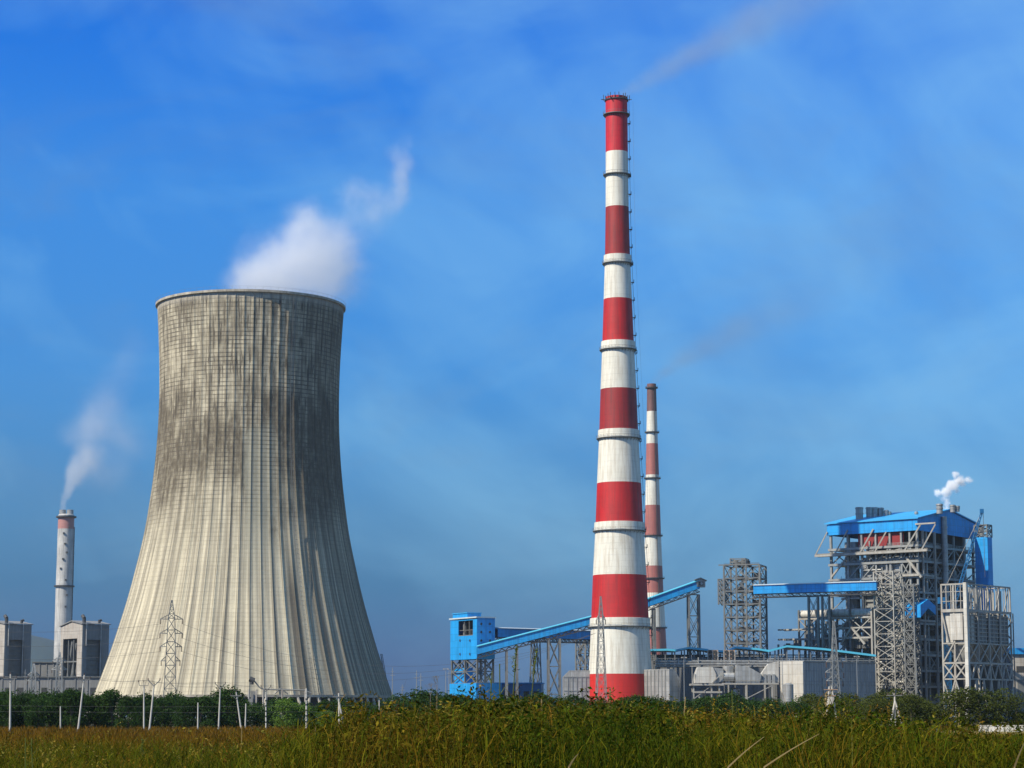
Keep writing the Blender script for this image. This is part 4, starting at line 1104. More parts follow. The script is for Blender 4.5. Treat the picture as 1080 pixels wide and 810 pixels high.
for k in range(16):
    g = MB(); i = random.randrange(len(levels)-1); x0 = random.uniform(-L*.34, -5)
    g.bar((x0, 1.1, levels[i]), (x0+5, 1.1, levels[i+1]), .5, .7); g.build('stair_flight', M['steel_pale'], bh)
# blue hood sticking out low on the corner
xh0, zh = bf.front(970, 647, -3); xh1, _ = bf.front(987, 640, -3); zt_h = Zat(631.5, 1058); zb_h = Zat(648, 1058)
g = MB(); g.prism([(-6,-4,zb_h-1.5),(-6,-4,zt_h-3),(-6,3,zt_h),(-6,10,zt_h-3),(-6,10,zb_h),(-6,3,zb_h+3)], (9,0,0)); g.build('hood', M['blue'], bh)
# roof vents
def vent(px, pyt, pyb, yl, hw):
    x, z0 = bf.front(px, pyb, yl); _, z1 = bf.front(px, pyt, yl); k = (BC.y+yl)/FPX
    rz = float(np.interp(yl, [0, yrg, W], [ze, zrg, ze]))
    g = MB(); g.tube((x, yl, rz-.2), (x, yl, z1), hw*k, 16); g.tube((x, yl, z1-.8), (x, yl, z1-.3), hw*k+.25, 16)
    zz_ = (rz+z1)/2; g.tube((x, yl, zz_-.2), (x, yl, zz_+.2), hw*k+.2, 16); g.build('roof_vent', M['silver'], bh)
for a in ((906.5,533,548,9,3.6),(917,533,545,14,3.2),(923,533,545,16,2.7),(929,533.5,544,18,2.9),(935,536,543,18,2.0),(938,537.5,543,19,1.7),
          (966.5,537.5,543,14,1.5),(991,529.5,539,17,3.0),(1005,530.5,540,20,2.5),(1009.5,531.5,541,22,2.4)): vent(a[0], a[1]+2.0, a[2], a[3], a[4]*1.12)
yq, _ = bf.side(996, 560, 1.6); zs0, zs1 = bf.side(996, 610, 1.6)[1], bf.side(996, 545, 1.6)[1]
g = MB(); g.tube((1.6, yq, 4), (1.6, yq, zs1), 1.35, 14); 
for z in np.arange(10, zs1, 9): g.tube((1.6, yq, z), (1.6, yq, z+.6), 1.6, 14)
g.build('steam_pipe', M['silver'], bh)
STEAM = Vector((BC.x, BC.y, 0)) + bf.a*1.6 + bf.b*yq + Vector((0, 0, zs1))

# pale lift tower in front of the boiler house
pl = bf.o + bf.a * bf.front(938, 700, -5)[0] + bf.b * -5
stair_tower('pale grey lift tower of crossed steel bars standing before the boiler house', pl.x, pl.y, -bf.t, 5.1, 3.6, Zat(603, pl.y), 12, .26, M['steel_pale'], 'lift tower', False)
pl2 = bf.o + bf.a * bf.front(963, 700, -3)[0] + bf.b * -3
stair_tower('slim dark lattice shaft between the pale lift tower and the blue crane', pl2.x, pl2.y, -bf.t, 2.6, 2.4, Zat(617, pl2.y), 12, .32, M['steel_mid'], 'stair tower')

# pipe rack and ash duct left of the boiler house
r0 = bf.o + bf.a * bf.front(897, 700, -6)[0] + bf.b * -6
pr = empty('pipe_rack', (r0.x, r0.y, 0), 'low steel pipe rack with a fat white pipe, left foot of the boiler house', 'pipe rack', -bf.t)
zp = Zat(646.5, r0.y); xs_ = [bf.front(px, 680, -6)[0] - bf.front(897, 700, -6)[0] for px in (824, 846, 864, 880, 900, 923)]
g = MB(); g.tube((xs_[1], 0, zp), (xs_[-1], 0, zp), 1.9, 16)
for x in np.linspace(xs_[1]+.2, xs_[-1]-.4, 9): g.tube((x, 0, zp), (x+.4, 0, zp), 2.1, 16)
g.build('fat_pipe', M['white'], pr)
for i, x in enumerate(xs_):
    for yy in (-2.5, 3):
        g = MB(); g.bar((x, yy, 0), (x, yy, zp+ (2 if i > 0 else -14)), .75); g.build('column', M['steel_pale' if i in (0, 5) else 'steel_mid'], pr)
g = MB()
for z in (zp-2.3, Zat(662.5, r0.y), Zat(673, r0.y)):
    for yy in (-2.5, 3): g.bar((xs_[0 if z < zp-5 else 1], yy, z), (xs_[-1], yy, z), .75)
for a, b_ in zip(xs_[1:], xs_[2:]):
    z0, z1 = Zat(673, r0.y), zp-2.3; g.bar((a, -2.6, z0), (b_, -2.6, z1), .4); g.bar((b_, -2.6, z0), (a, -2.6, z1), .4)
g.bar((xs_[4]-5, -2.8, Zat(680, r0.y)), (xs_[4]+1, -2.8, Zat(662, r0.y)), .9); g.bar((xs_[4]+8, -2.8, Zat(680, r0.y)), (xs_[4]+1, -2.8, Zat(662, r0.y)), .9)
g.build('girders', M['steel_pale'], pr)
zz0 = Zat(684, r0.y)
for k in range(16):
    g = MB(); x = random.uniform(xs_[0], xs_[-1]-2); g.box(x, x+random.uniform(1, 4), 0, 2.5, zz0, zz0+random.uniform(2, 7)); g.build('machine', M['rust'] if k % 4 == 0 else M['steel_mid'], pr)
g = MB(); xx = xs_[4]; g.box(xx-1, xx+9.5, 3.3, 8, Zat(684, r0.y), Zat(672, r0.y)); g.build('casing', M['silver'], pr)
for k in range(14):
    g = MB(); x = random.uniform(xs_[1], xs_[-1]); g.tube((x, 1, zz0), (x, 1, zp-random.uniform(2, 8)), random.uniform(.3, .9), 8); g.build('riser', M['steel_mid'] if k % 2 else M['silver'], pr)

# ================================================================== precipitator frame at the right
EC = P(1020.5, 700, 1022); ef = Frame(EC.x, EC.y, 40)
es = empty('precipitator_frame', (EC.x, EC.y, 0), 'pale steel precipitator frame with white hoppers and zigzag bracing, right of the crane', 'steel structure', -ef.t)
xl = ef.front(994, 660)[0]; yr = ef.side(1066, 660)[0]
zt = Zat(615, 1022); z1 = Zat(643.5, 1022); z2 = Zat(677, 1022); z3 = Zat(699, 1022); z4 = Zat(716, 1022)
g = MB(); g.bar((0, 0, 0), (0, 0, zt+.3), 1.6); g.build('corner_column', M['white'], es)
ysd = [yr*q for q in (.25, .5, .75, 1.0)]; xsd = [xl*.5, xl]
for (x, y) in [(0, yy) for yy in ysd] + [(x, 0) for x in xsd] + [(xl, yy) for yy in ysd] + [(xl*.5, yr)]:
    g = MB(); g.bar((x, y, 0), (x, y, zt), .7); g.build('column', M['steel_pale'], es)
for z, wd in ((zt-.3, .7), (z1, 1.2), (z2-.5, .6), (z3, .8), (z4, .6)):
    g = MB(); g.bar((xl, -.1, z), (0, -.1, z), wd); g.bar((.1, 0, z), (.1, yr, z), wd); g.bar((xl, yr, z), (0, yr, z), wd*.8); g.bar((xl, 0, z), (xl, yr, z), wd*.8); g.build('ring_beam', M['steel_pale'], es)
g = MB()                                             # open cage on top
for k in range(19): y = yr*k/18; g.bar((.2, y, z1), (.2, y+random.uniform(-.4,.4), zt-(random.uniform(0,4) if k % 3 else 0)), random.uniform(.22,.5))
for k in range(6): x = xl*k/5; g.bar((x, -.2, z1), (x, -.2, zt), .35)
for k in range(5): y = yr*(k+.2)/5; g.bar((.3, y, z1), (.3, y+yr*.12, zt), .35)
for q in (.35, .7): g.bar((xl, -.3, z1+(zt-z1)*q), (0, -.3, z1+(zt-z1)*q), .3)
g.build('cage', M['steel_pale'], es)
for k in range(10):
    g = MB(); x = random.uniform(xl+1, -1); y = random.uniform(2, yr-2); g.tube((x, y, z1), (x, y, zt-random.uniform(1, 5)), random.uniform(.3, .8), 8); g.build('riser_pipe', M['silver'], es)
for k in range(4):                                    # casings between the columns
    y0, y1 = yr*(k+.08)/4, yr*(k+.92)/4; g = MB()
    g.box(xl*.9, -.9, y0, y1, z2, z1-1.0); g.build('casing', M['grey_wall'] if k else M['white'], es)
    g = MB(); c0 = [(xl*.9, y0), (-.9, y0), (-.9, y1), (xl*.9, y1)]; cxm, cym = xl*.45, (y0+y1)/2; zb_ = z3-1
    vs = [(x, y, z2-.003) for x, y in c0] + [(cxm+(x-cxm)*.12, cym+(y-cym)*.12, zb_) for x, y in c0]
    g._add(vs, [(0,1,2,3),(7,6,5,4),(0,4,5,1),(1,5,6,2),(2,6,7,3),(3,7,4,0)]); g.build('hopper', M['silver'], es)
g = MB(); g.box(xl*.64, -1.5, -.7, -.3, z2+1, z1-1.4); g.build('front_panel', M['white'], es)
g = MB()
for k in range(7): z = z2+(z1-z2-1)*(k+.5)/7; g.box(-.897, -.5, yr*.03, yr*.97, z-.2, z+.2)
for k in range(12): y = yr*(k+.5)/12; g.box(-.898, -.45, y-.2, y+.2, z2, z1-1)
g.build('stiffeners', M['steel_pale'], es)
g = MB(); n = 6
for k in range(n):                                    # zigzag bracing
    ya, yb, ym = yr*k/n, yr*(k+1)/n, yr*(k+.5)/n
    g.bar((.3, ya, z3), (.3, ym, z4), .6); g.bar((.3, ym, z4), (.3, yb, z3), .6)
    g.bar((.3, ya, z4), (.3, ym, .5), .6); g.bar((.3, ym, .5), (.3, yb, z4), .6)
for k in range(4):
    ya, yb = yr*k/4, yr*(k+1)/4; g.bar((.3, ya, z2), (.3, yb, z3), .5); g.bar((.3, yb, z2), (.3, ya, z3), .5)
for a, b_ in ((0, .5), (.5, 1)):
    g.bar((xl*a, -.3, z3), (xl*b_, -.3, z4), .6); g.bar((xl*b_, -.3, z3), (xl*a, -.3, z4), .6); g.bar((xl*a, -.3, 0), (xl*b_, -.3, z4), .6); g.bar((xl*b_, -.3, 0), (xl*a, -.3, z4), .6)
    g.bar((xl*a, -.3, z2), (xl*b_, -.3, z3), .6); g.bar((xl, -.3, z1), (xl*.75, -.3, z2), .6)
g.build('zigzag_brace', M['steel_pale'], es)
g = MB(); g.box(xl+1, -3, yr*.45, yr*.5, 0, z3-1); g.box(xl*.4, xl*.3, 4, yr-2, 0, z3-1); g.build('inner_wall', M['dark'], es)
g = MB(); zz_ = np.linspace(4, z1, 12); yv = yr+1.4
for i, (za, zb_) in enumerate(zip(zz_, zz_[1:])):
    s_ = 1 if i % 2 else -1; g.bar((-2-s_*1.8, yv, za), (-2+s_*1.8, yv, zb_), .5)
for x in (-4.2, .2): g.bar((x, yv+.6, 0), (x, yv+.6, z1), .4)
g.build('stair_flight', M['steel_mid'], es)

# blue square shaft with a cage on top
sh = P(1041, 700, 1094); r = empty('blue_shaft', (sh.x, sh.y, 0), 'tall bright blue square shaft topped by a grey cage, right end of the boiler house', 'shaft', R(-40))
zt = Zat(567, 1094); zc = Zat(554, 1094)
g = MB(); g.box(-3.4, 3.4, -2.3, 2.3, 0, zt); g.build('casing', M['blue'], r)
g = MB(); B0, T0 = sq(3.4, zt, 2.4), sq(3.4, zc, 2.4)
for i in range(4): g.bar(B0[i], T0[i], .5)
lattice(g, B0, T0, 2, .3); g.box(-3.5, 3.5, -2.5, 2.5, zc-.1, zc+.2); g.build('cage', M['steel_mid'], r)
g = MB(); g.tube((-1, 0, zt), (-1, 0, zc-1), 1.1, 10); g.build('vent_pipe', M['silver'], r)

# blue lattice crane
cr_ = P(999, 700, 1048); r = empty('lattice_crane', (cr_.x, cr_.y, 0), 'slender blue lattice crane with its jib raised to the right', 'crane')
zm = Zat(636, 1048); hw = 1.5
g = MB(); b0, t0 = sq(hw, 2.4), sq(hw, zm)
for i in range(4): g.bar(b0[i], t0[i], .3)
lattice(g, b0, t0, 12, .15); g.build('mast', M['blue_steel'], r)
tip = P(1035.5, 540, 1048) - Vector((cr_.x, cr_.y, 0)); foot = Vector((P(1004, 640, 1048).x - cr_.x, 0, zm-4)); d = tip - foot
nn = Vector((0, 1, 0)); uu = d.cross(nn).normalized()
B0 = [foot + nn*a*.75 + uu*b_*.75 for a, b_ in ((-1,-1),(1,-1),(1,1),(-1,1))]; T0 = [tip + nn*a*.4 + uu*b_*.4 for a, b_ in ((-1,-1),(1,-1),(1,1),(-1,1))]
g = MB()
for i in range(4): g.bar(B0[i], T0[i], .24)
lattice(g, B0, T0, 26, .12, hz=False); g.box(tip.x-.8, tip.x+.8, -.8, .8, tip.z-.6, tip.z+1.4); g.build('jib', M['blue_steel'], r)
g = MB(); g.box(-2.6, 2.6, -2.6, 2.6, 1.0, 2.4); g.box(-4, 4, -3, -1.6, 0, 1.3); g.box(-4, 4, 1.6, 3, 0, 1.3); g.build('undercarriage', M['blue_steel'], r)
g = MB(); g.box(-3.4, -.4, -1.8, 1.2, zm-.4, zm+2.6); g.build('cab', M['blue_steel'], r)
g = MB(); g.tube(tip+Vector((.6,0,0)), Vector((tip.x+.6, 0, tip.z-30)), .12, 5); g.tube(Vector((-2, 0, zm+3)), tip, .12, 5); g.build('hoist_cable', M['wire'], r)

# hall cut off by the right edge
hx = P(1068.5, 700, 1090); r = empty('side_hall', (hx.x, hx.y, 0), 'pale hall with a dark blue roof cut off by the right edge of the photo', 'building')
zt = Zat(690, 1090); zr = Zat(683.5, 1090)
g = MB(); g.box(0, 34, 0, 24, 0, zt); g.build('wall', M['pale_wall'], r)
g = MB(); g.box(-1, 35, -1, 25, zt+.003, zr); g.build('roof', M['blue'], r)
g = MB(); g.box(1.8, 5.2, -.2, -.003, 0, zt*.62); g.build('door', M['steel_mid'], r)
g = MB(); zz_ = zt*.78
for k in range(3): g.box(1.5+k*10, 7+k*10, -.2, -.003, zz_-1.4, zz_+1.4)
g.build('window', M['dark'], r)
# dark block joining the boiler house to the precipitator
r0 = bf.o + bf.a*4 + bf.b*30
r = empty('fan_house', (r0.x, r0.y, 0), 'dark lower block between the boiler house and the precipitator frame', 'building', -bf.t)
g = MB(); g.box(-3, 14, 0, 14, 0, 26); g.build('wall', M['dark'], r)
g = MB(); g.box(-3.5, 14.5, -.5, 14.5, 26.003, 26.8); g.build('roof', M['steel_mid'], r)
for z in (8, 15, 21):
    g = MB(); g.tube((-3, -1.2, z), (14, -1.2, z), .8, 8); g.build('pipe', M['silver'], r)

# pipe bridge in front of the sheds
Yb = 1012; bx0, bx1 = Xat(692, Yb), Xat(846, Yb); pb = empty('pipe_bridge', ((bx0+bx1)/2, Yb, 0), 'low pipe bridge of thin silver pipes running behind the duct platform', 'pipe rack')
Lb = (bx1-bx0)/2; zb_ = Zat(700.5, Yb)
for k, (rr_, dz) in enumerate(((.35, 0), (.28, .9), (.45, -1.0), (.22, 1.6))):
    g = MB(); g.tube((-Lb, k*.7, zb_+dz), (Lb, k*.7, zb_+dz), rr_, 8)
    for q in range(5):
        x = -Lb + 2*Lb*(q+random.random())/5; g.tube((x, k*.7, zb_+dz), (x, k*.7, zb_+dz+random.uniform(1.0, 3.0)), rr_*.8, 8)
    g.build('pipe', M['silver'], pb)
for k in range(9):
    x = -Lb + 2*Lb*k/8; g = MB(); g.bar((x, -.3, 0), (x, -.3, zb_-.9), .35); g.bar((x, 2.6, 0), (x, 2.6, zb_-.9), .35); g.bar((x, -.6, zb_-1.2), (x, 2.9, zb_-1.2), .4); g.build('bent', M['steel_pale'], pb)
for lab, px, pyt, Y in (('slim floodlight post between the chimney and the duct platform', 722, 693, 978), ('slim floodlight post at the right end of the duct platform', 826, 690, 978), ('slim floodlight post standing before the corrugated hall', 905, 692, 975),
                        ('slim floodlight post before the slim dark lattice shaft', 968, 694, 1000), ('slim floodlight post left of the blue transfer house legs', 470, 705, 985)):
    r = empty('lamp_post', (Xat(px, Y), Y, 0), lab, 'lamp post'); z = Zat(pyt, Y)
    g = MB(); g.tube((0,0,0), (0,0,z), .2, 8, .12); g.build('post', M['steel'], r)
    g = MB(); g.bar((-1.1,0,z), (1.1,0,z), .16); g.build('arm', M['steel'], r)
    for xx in (-.9, .9):
        g = MB(); g.box(xx-.35, xx+.35, -.5, -.1, z-.45, z-.09); g.build('lamp_head', M['steel_pale'], r)
for lab, px, py, Y, hw_ in (('grey settling tank left of the corrugated hall end', 832, 722, 965, 2.2), ('small silver tank under the duct platform, near its left leg', 741, 728, 990, 1.6), ('small silver tank under the middle of the duct platform', 776, 727, 990, 1.8)):
    r = empty('storage_tank', (Xat(px, Y), Y, 0), lab, 'tank'); z = Zat(py, Y)
    g = MB(); g.lathe([(hw_, 0), (hw_, z), (hw_*.55, z+.5), (.05, z+.7)], 24); g.build('shell', M['silver'], r)
    g = MB(); g.bar((hw_*.3, -hw_-.15, 0), (hw_*.3, -hw_-.15, z+1), .1); g.bar((hw_*.3+.5, -hw_-.15, 0), (hw_*.3+.5, -hw_-.15, z+1), .1); g.build('ladder', M['steel_mid'], r)
# ================================================================== poles and wires in the field
def pole(label, px_top, py_top, px_b, Y, style, rad=.13, group=None, stay=None):
    xb = Xat(px_b, Y); xt = Xat(px_top, Y, 5); zt = Zat(py_top, Y); dx = xt - xb
    r = empty('utility_pole', (xb, Y, 0), label, 'pole', 0, group)
    g = MB(); g.tube((0,0,0), (dx,0,zt), rad, 10, rad*.72); g.build('post', M['conc_pole'], r)
    ins = []
    if style == 'cross':
        g = MB(); g.bar((dx-.85,-.14,zt-.55), (dx+.85,-.14,zt-.55), .12); g.bar((dx-.5,-.14,zt-.55), (dx*.95,-.1,zt-1.1), .06); g.bar((dx+.5,-.14,zt-.55), (dx*.95,-.1,zt-1.1), .06)
        ins = [(dx-.8,-.14,zt-.48), (dx+.8,-.14,zt-.48), (dx,0,zt)]
    elif style == 'vee':
        g = MB(); s_ = [(dx-.75,-.12,zt+.55), (dx+.75,-.12,zt+.55)]
        for q in s_: g.bar((dx,-.12,zt-.2), q, .10)
        ins = [s_[0], s_[1], (dx,0,zt)]
    elif style == 'fork':
        g = MB(); g.bar((dx-.6,-.12,zt+.1), (dx+.6,-.12,zt+.1), .1)
        for q in (-.6, 0, .6): g.bar((dx+q,-.12,zt+.1), (dx+q*1.25,-.12,zt+.65), .07)
        ins = [(dx-.75,-.12,zt+.65), (dx,-.12,zt+.65), (dx+.75,-.12,zt+.65)]
    else: g = None
    if g: g.build('cross_arm', M['steel_mid'], r)
    for q in ins:
        g = MB(); g.tube(q, (q[0], q[1], q[2]+.12), .07, 8); g.tube((q[0], q[1], q[2]+.121), (q[0], q[1], q[2]+.26), .05, 8); g.build('insulator', M['porcelain'], r)
    if style == 'banded' or 'wrapped' in label:
        g = MB()
        for q in (.2,.34,.47,.6,.73): g.tube((dx*q,0,zt*q), (dx*(q+.035),0,zt*(q+.035)), rad*1.06, 10)
        g.build('paint_bands', M['steel_dark'], r)
    if stay:
        g = MB(); g.tube((Xat(stay[0], Y)-xb, -.3, 0), (dx, -.05, zt*.82), .13, 8); g.build('prop', M['conc_pole'], r)
    return Vector((xb+dx, Y, zt)), [Vector((xb+q[0], Y+q[1], q[2]+.25)) for q in ins]
poles = []
poles.append(pole('upright white concrete pole with a crossarm nearest the left edge', 10.5, 711, 10.5, 290, 'cross', .135))
poles.append(pole('white concrete pole with a crossarm leaning right, in front of the gabled boiler house', 88.5, 712, 82, 310, 'cross', .135))
poles.append(pole('upright white pole with a trident top, left of the leaning forked pole', 151.5, 724, 151.8, 330, 'fork'))
poles.append(pole('white pole with a forked top leaning right, just right of the trident pole', 162.3, 722, 157.2, 290, 'vee'))
poles.append(pole('white pole with a forked top right of the four tier pylon', 232.2, 725, 230.4, 340, 'vee'))
poles.append(pole('white pole leaning left, near the middle of the cooling tower foot', 249, 730, 254.6, 350, 'cross'))
poles.append(pole('forked pole wrapped in dark bands, below the tower inlet pipe', 280.3, 728, 280.6, 350, 'vee', .13))
poles.append(pole('flat topped white pole wrapped in dark bands, right of the light green tree', 323, 726, 323.2, 350, 'banded', .16))
poles.append(pole('white pole with a crossarm and a slanting prop', 357.3, 731, 358, 340, 'cross', .16, stay=(364,)))
for lab, a in (('short thin post before the tree belt left of the leaning crossarm pole', (64, 745, 63.8, 350)), ('short thin post between the four tier pylon and the next forked pole', (209, 741, 208.6, 350)),
               ('short thin post leaning beside the left leaning pole', (259.5, 742, 258.6, 350)), ('short white post top showing above brown weeds right of the propped pole', (400, 738.5, 400, 350))):
    pole(lab, a[0], a[1], a[2], a[3], 'plain', .12)
tr = empty('tripod_pole', (Xat(944.5, 300), 300, 0), 'white pole propped by two slanting legs before the pale lift tower', 'pole')
zt = Zat(731, 300); g = MB(); g.tube((0,0,0), (0,0,zt), .14, 10, .11); g.build('post', M['conc_pole'], tr)
for xx in (-.95, 1.1):
    g = MB(); g.tube((xx,-.5,0), (.02,-.05,zt*.8), .12, 8); g.build('prop', M['conc_pole'], tr)
g = MB(); g.bar((-1.0,-.1,zt-.3), (1.0,-.1,zt-.3), .11); g.build('cross_arm', M['steel_mid'], tr)
for xx in (-.9, 0, .9):
    g = MB(); g.tube((xx,-.1,zt-.24), (xx,-.1,zt+.02), .06, 8); g.build('insulator', M['porcelain'], tr)
tr = empty('transformer_pole', (Xat(877, 300), 300, 0), 'pair of leaning posts carrying a small white transformer, before the corrugated hall', 'transformer')
zt = Zat(724, 300)
for xa, xb in ((-.9, -.15), (.9, .15)):
    g = MB(); g.tube((xa,0,0), (xb,0,zt), .11, 8); g.build('post', M['conc_pole'], tr)
g = MB(); z0 = Zat(743, 300); g.box(-.38,.28,-.75,-.2,z0,z0+.9); g.box(-.3,.2,-.7,-.25,z0+.903,z0+1.0); g.build('transformer', M['white'], tr)
for xx in (-.22, -.05, .12):
    g = MB(); g.tube((xx,-.48,z0+1.003), (xx,-.48,z0+1.3), .05, 6); g.build('insulator', M['porcelain'], tr)
g = MB(); g.bar((-.9,-.12,zt-.4), (.9,-.12,zt-.4), .1); g.bar((-.7,-.12,zt-1.2), (.7,-.12,zt-1.2), .1); g.build('cross_arm', M['rust'], tr)

def wire(label, p, q, sag, rad=.011, n=12, group=None):
    p, q = Vector(p), Vector(q); o = (p+q)/2; g = MB(); pts = []
    for k in range(n+1):
        f_ = k/n; v = p.lerp(q, f_) - Vector((0,0,4*sag*f_*(1-f_))) - o; pts.append(v)
    g.path(pts, rad, 4); ob = g.build('wire', M['wire'], None, loc=o); tag(ob, label, 'wire', group)
seq = [0, 1, 2, 4, 6, 8]
nm = ['the left edge pole and the leaning crossarm pole', 'the leaning crossarm pole and the trident pole', 'the trident pole and the forked pole right of the pylon', 'the forked pole right of the pylon and the banded one', 'the dark banded forked pole and the propped pole']
for i, (a, b_) in enumerate(zip(seq, seq[1:])):
    for k in range(3):
        if poles[a][1] and poles[b_][1]: wire('thin dark power wire between '+nm[i], poles[a][1][k], poles[b_][1][k], .35+.1*k, group='wires between '+nm[i])
for k in range(3): wire('thin dark power wire running off the left edge from the first pole', poles[0][1][k], poles[0][1][k]+Vector((-30, -6, .4)), .3, group='wires off the left edge')
for k, z in enumerate((Zat(744, 360), Zat(750, 360))):
    wire(('upper' if k == 0 else 'lower')+' low line wire strung along the face of the left tree belt', (Xat(-20, 360), 362, z), (Xat(420, 360), 362, z+.1), .25, .013, 24)
# overhead line of the four tier pylon
for lab, py, ln in (('top', 653, 12), ('second', 668, 12), ('third', 682, 11.5)):
    k = 700/FPX; a = Vector((Xat(178.5, 700)+ln*k, 700, Zat(py, 700)-1.5)); b_ = Vector((Xat(634.3, 720)-5*k, 720, Zat(654, 720)-4))
    wire('sagging overhead wire from the pylon '+lab+' arm to the chimney mast', a, b_, 9+py*.004, .035, 30)
    wire('overhead wire from the '+lab+' arm of the four tier pylon out past the left edge', Vector((Xat(178.5, 700)-ln*k, 700, Zat(py, 700)-1.5)), Vector((Xat(-90, 700), 690, Zat(py, 690)-2)), 2.2, .035, 20)

# inlet pipe on posts at the cooling tower foot
Yi = 1000; ip = empty('inlet_pipe', (Xat(265, Yi), Yi, 0), 'dark valve and raised pipe on posts before the cooling tower foot', 'pipework')
k = Yi/FPX; zx = lambda py: Zat(py, Yi)
g = MB(); g.tube((0,0,zx(722)), (0,0,zx(718)), .8, 12); g.tube((-1.0,0,zx(716)), (1.0,0,zx(718)), 1.2, 12); g.build('valve', M['steel_dark'], ip)
g = MB(); g.path([(1,0,zx(718)), (8*k,0,zx(725)), (12*k,0,zx(727)), (55*k,0,zx(728)), (62*k,0,zx(731))], .3, 8); g.path([(24*k,0,zx(732)), (30*k,0,zx(726)), (38*k,0,zx(732))], .25, 8); g.build('pipe', M['steel_mid'], ip)
for px in (-3, 5, 12, 32, 56):
    g = MB(); g.tube((px*k,0,0), (px*k,0,zx(727)), .35, 8); g.build('post', M['pale_wall'], ip)
g = MB(); g.box(-3.4*k,1.5*k,-1,1.5,0,zx(737)); g.box(-1.5*k,3.6*k,1.6,3,0,zx(729)); g.build('valve_house', M['grey_wall'], ip)
# stair up the tower's right foot
Ys = 1105; s0 = empty('access_stair', (Xat(405, Ys), Ys, 0), 'thin steel stair climbing the right foot of the cooling tower', 'stair')
g = MB(); g.bar((8*Ys/FPX,0,2), (-4*Ys/FPX,0,Zat(690,Ys)), .45); g.bar((9.5*Ys/FPX,0,2), (-2.5*Ys/FPX,0,Zat(690,Ys)), .3)
for q in np.linspace(0,1,10): g.bar((8*Ys/FPX-12*q*Ys/FPX,0,2+(Zat(690,Ys)-2)*q), (9.5*Ys/FPX-12*q*Ys/FPX,0,2+(Zat(690,Ys)-2)*q), .25)
g.build('stringer', M['steel_mid'], s0)
# low white wall in the yellow stubble
Yw = 330; r = empty('low_wall', (Xat(1060, Yw), Yw, 0), 'long low whitewashed wall at the far side of the yellow stubble', 'wall')
L = 60*Yw/FPX; g = MB(); g.box(-27*Yw/FPX, L, 0, .4, 0, .86); g.build('wall', M['lime_wall'], r)
g = MB(); g.box(-27*Yw/FPX-.1, L+.1, -.06, .46, .863, .95); g.build('coping', M['lime_wall'], r)

# ================================================================== trees
def leaf_quads(pts, size, rng_, up=.35, elong=1.0):
    n = len(pts)
    d = rng_.normal(size=(n,3)); d[:,2] = d[:,2]*.6 - .1; d /= np.linalg.norm(d, axis=1)[:,None]
    e = rng_.normal(size=(n,3)); e[:,2] += up; e = np.cross(d, e); e /= np.linalg.norm(e, axis=1)[:,None] + 1e-9
    s = (size * rng_.uniform(.6, 1.35, n))[:,None]
    a, b_ = d * s * elong, e * s * .55
    v = np.stack([pts - a*.5, pts + b_*.5, pts + a*.5, pts - b_*.5], 1).reshape(-1,3)
    q = np.arange(n*4).reshape(n,4)
    return v, q
BELT = leafmat('belt_foliage', (.012,.030,.008,1), (.032,.066,.014,1), False, .22, .5)
LIGHT = leafmat('fresh_foliage', (.050,.10,.018,1), (.10,.17,.03,1), False, .3, .5)
OLIVE = leafmat('olive_foliage', (.028,.042,.009,1), (.065,.078,.016,1), False, .25, .5)
def tree_proto(seed, h, wr, leaf, matl, nleaf, low=.0):
    g_ = np.random.default_rng(seed); rnd = random.Random(seed)
    r = bpy.data.objects.new('tree', None); col.objects.link(r)
    nl = 9 + seed % 4; lobes = []
    for k in range(nl):
        a = g_.uniform(0, 2*math.pi); zf_ = (.12 + .1*(k % 3)) if k < 4 else g_.uniform(low+.30, .84); rad = wr*g_.uniform(.36, .62)*(1.1-.5*abs(zf_-.5))
        off = wr*g_.uniform(.15, .72)*math.sqrt(max(0,1-((zf_-.5)/.62)**2))
        lobes.append((off*math.cos(a), off*math.sin(a), h*zf_, rad, rad*g_.uniform(.65,.95)))
    lobes.append((0,0,h*.80,wr*.42,h*.135))
    g = MB(); g.tube((0,0,0), (0.1,0,h*.35), .17*h/6, 8, .12*h/6); g.tube((.1,0,h*.35), (0,.1,h*.72), .12*h/6, 6, .05*h/6)
    for (x,y,z,rad,rz) in lobes[:7]: g.tube((.05,0,h*.18+.3*z*.5), (x*.8,y*.8,z), .07*h/6, 5, .02)
    g.build('trunk', M['bark'], r)
    P_ = []
    per = nleaf // len(lobes)
    for (x,y,z,rad,rz) in lobes:
        u = g_.normal(size=(per,3)); u /= np.linalg.norm(u,axis=1)[:,None]
        rr_ = g_.uniform(.45, 1.08, per)**.6
        q = u*rr_[:,None]*np.array([rad,rad,rz]) + np.array([x,y,z]); P_.append(q)
    sp_ = g_.normal(size=(nleaf//9,3)); sp_ /= np.linalg.norm(sp_,axis=1)[:,None]      # stray sprigs
    P_.append(sp_*np.array([wr*.95,wr*.95,h*.47])*g_.uniform(.8,1.08,(len(sp_),1)) + np.array([0,0,h*.52]))
    P_ = np.vstack(P_); P_ = P_[P_[:,2] > .15]
    v, q = leaf_quads(P_, leaf, g_)
    fast_mesh('crown', v, q, matl, r)
    return r
protoB = [tree_proto(s, 6.0, 2.5+.25*(s%3), .32, BELT, 3000) for s in (1,2,3,4,5)]
protoO = [tree_proto(s, 6.0, 3.0, .30, OLIVE, 3600) for s in (21,22,23)]
used = set()
def plant(proto, px, py_top, Y, label, group, cat='tree', sx=1.0):
    h = Zat(py_top, Y); s_ = h/6.0
    if proto.name in used: o = copy_tree(proto)
    else: o = proto; used.add(proto.name)
    o.location = (Xat(px, Y), Y, 0); o.rotation_euler = (0, 0, random.uniform(0, 6.28)); o.scale = (s_*sx, s_*sx, s_)
    tag(o, label, cat, group)
    return o
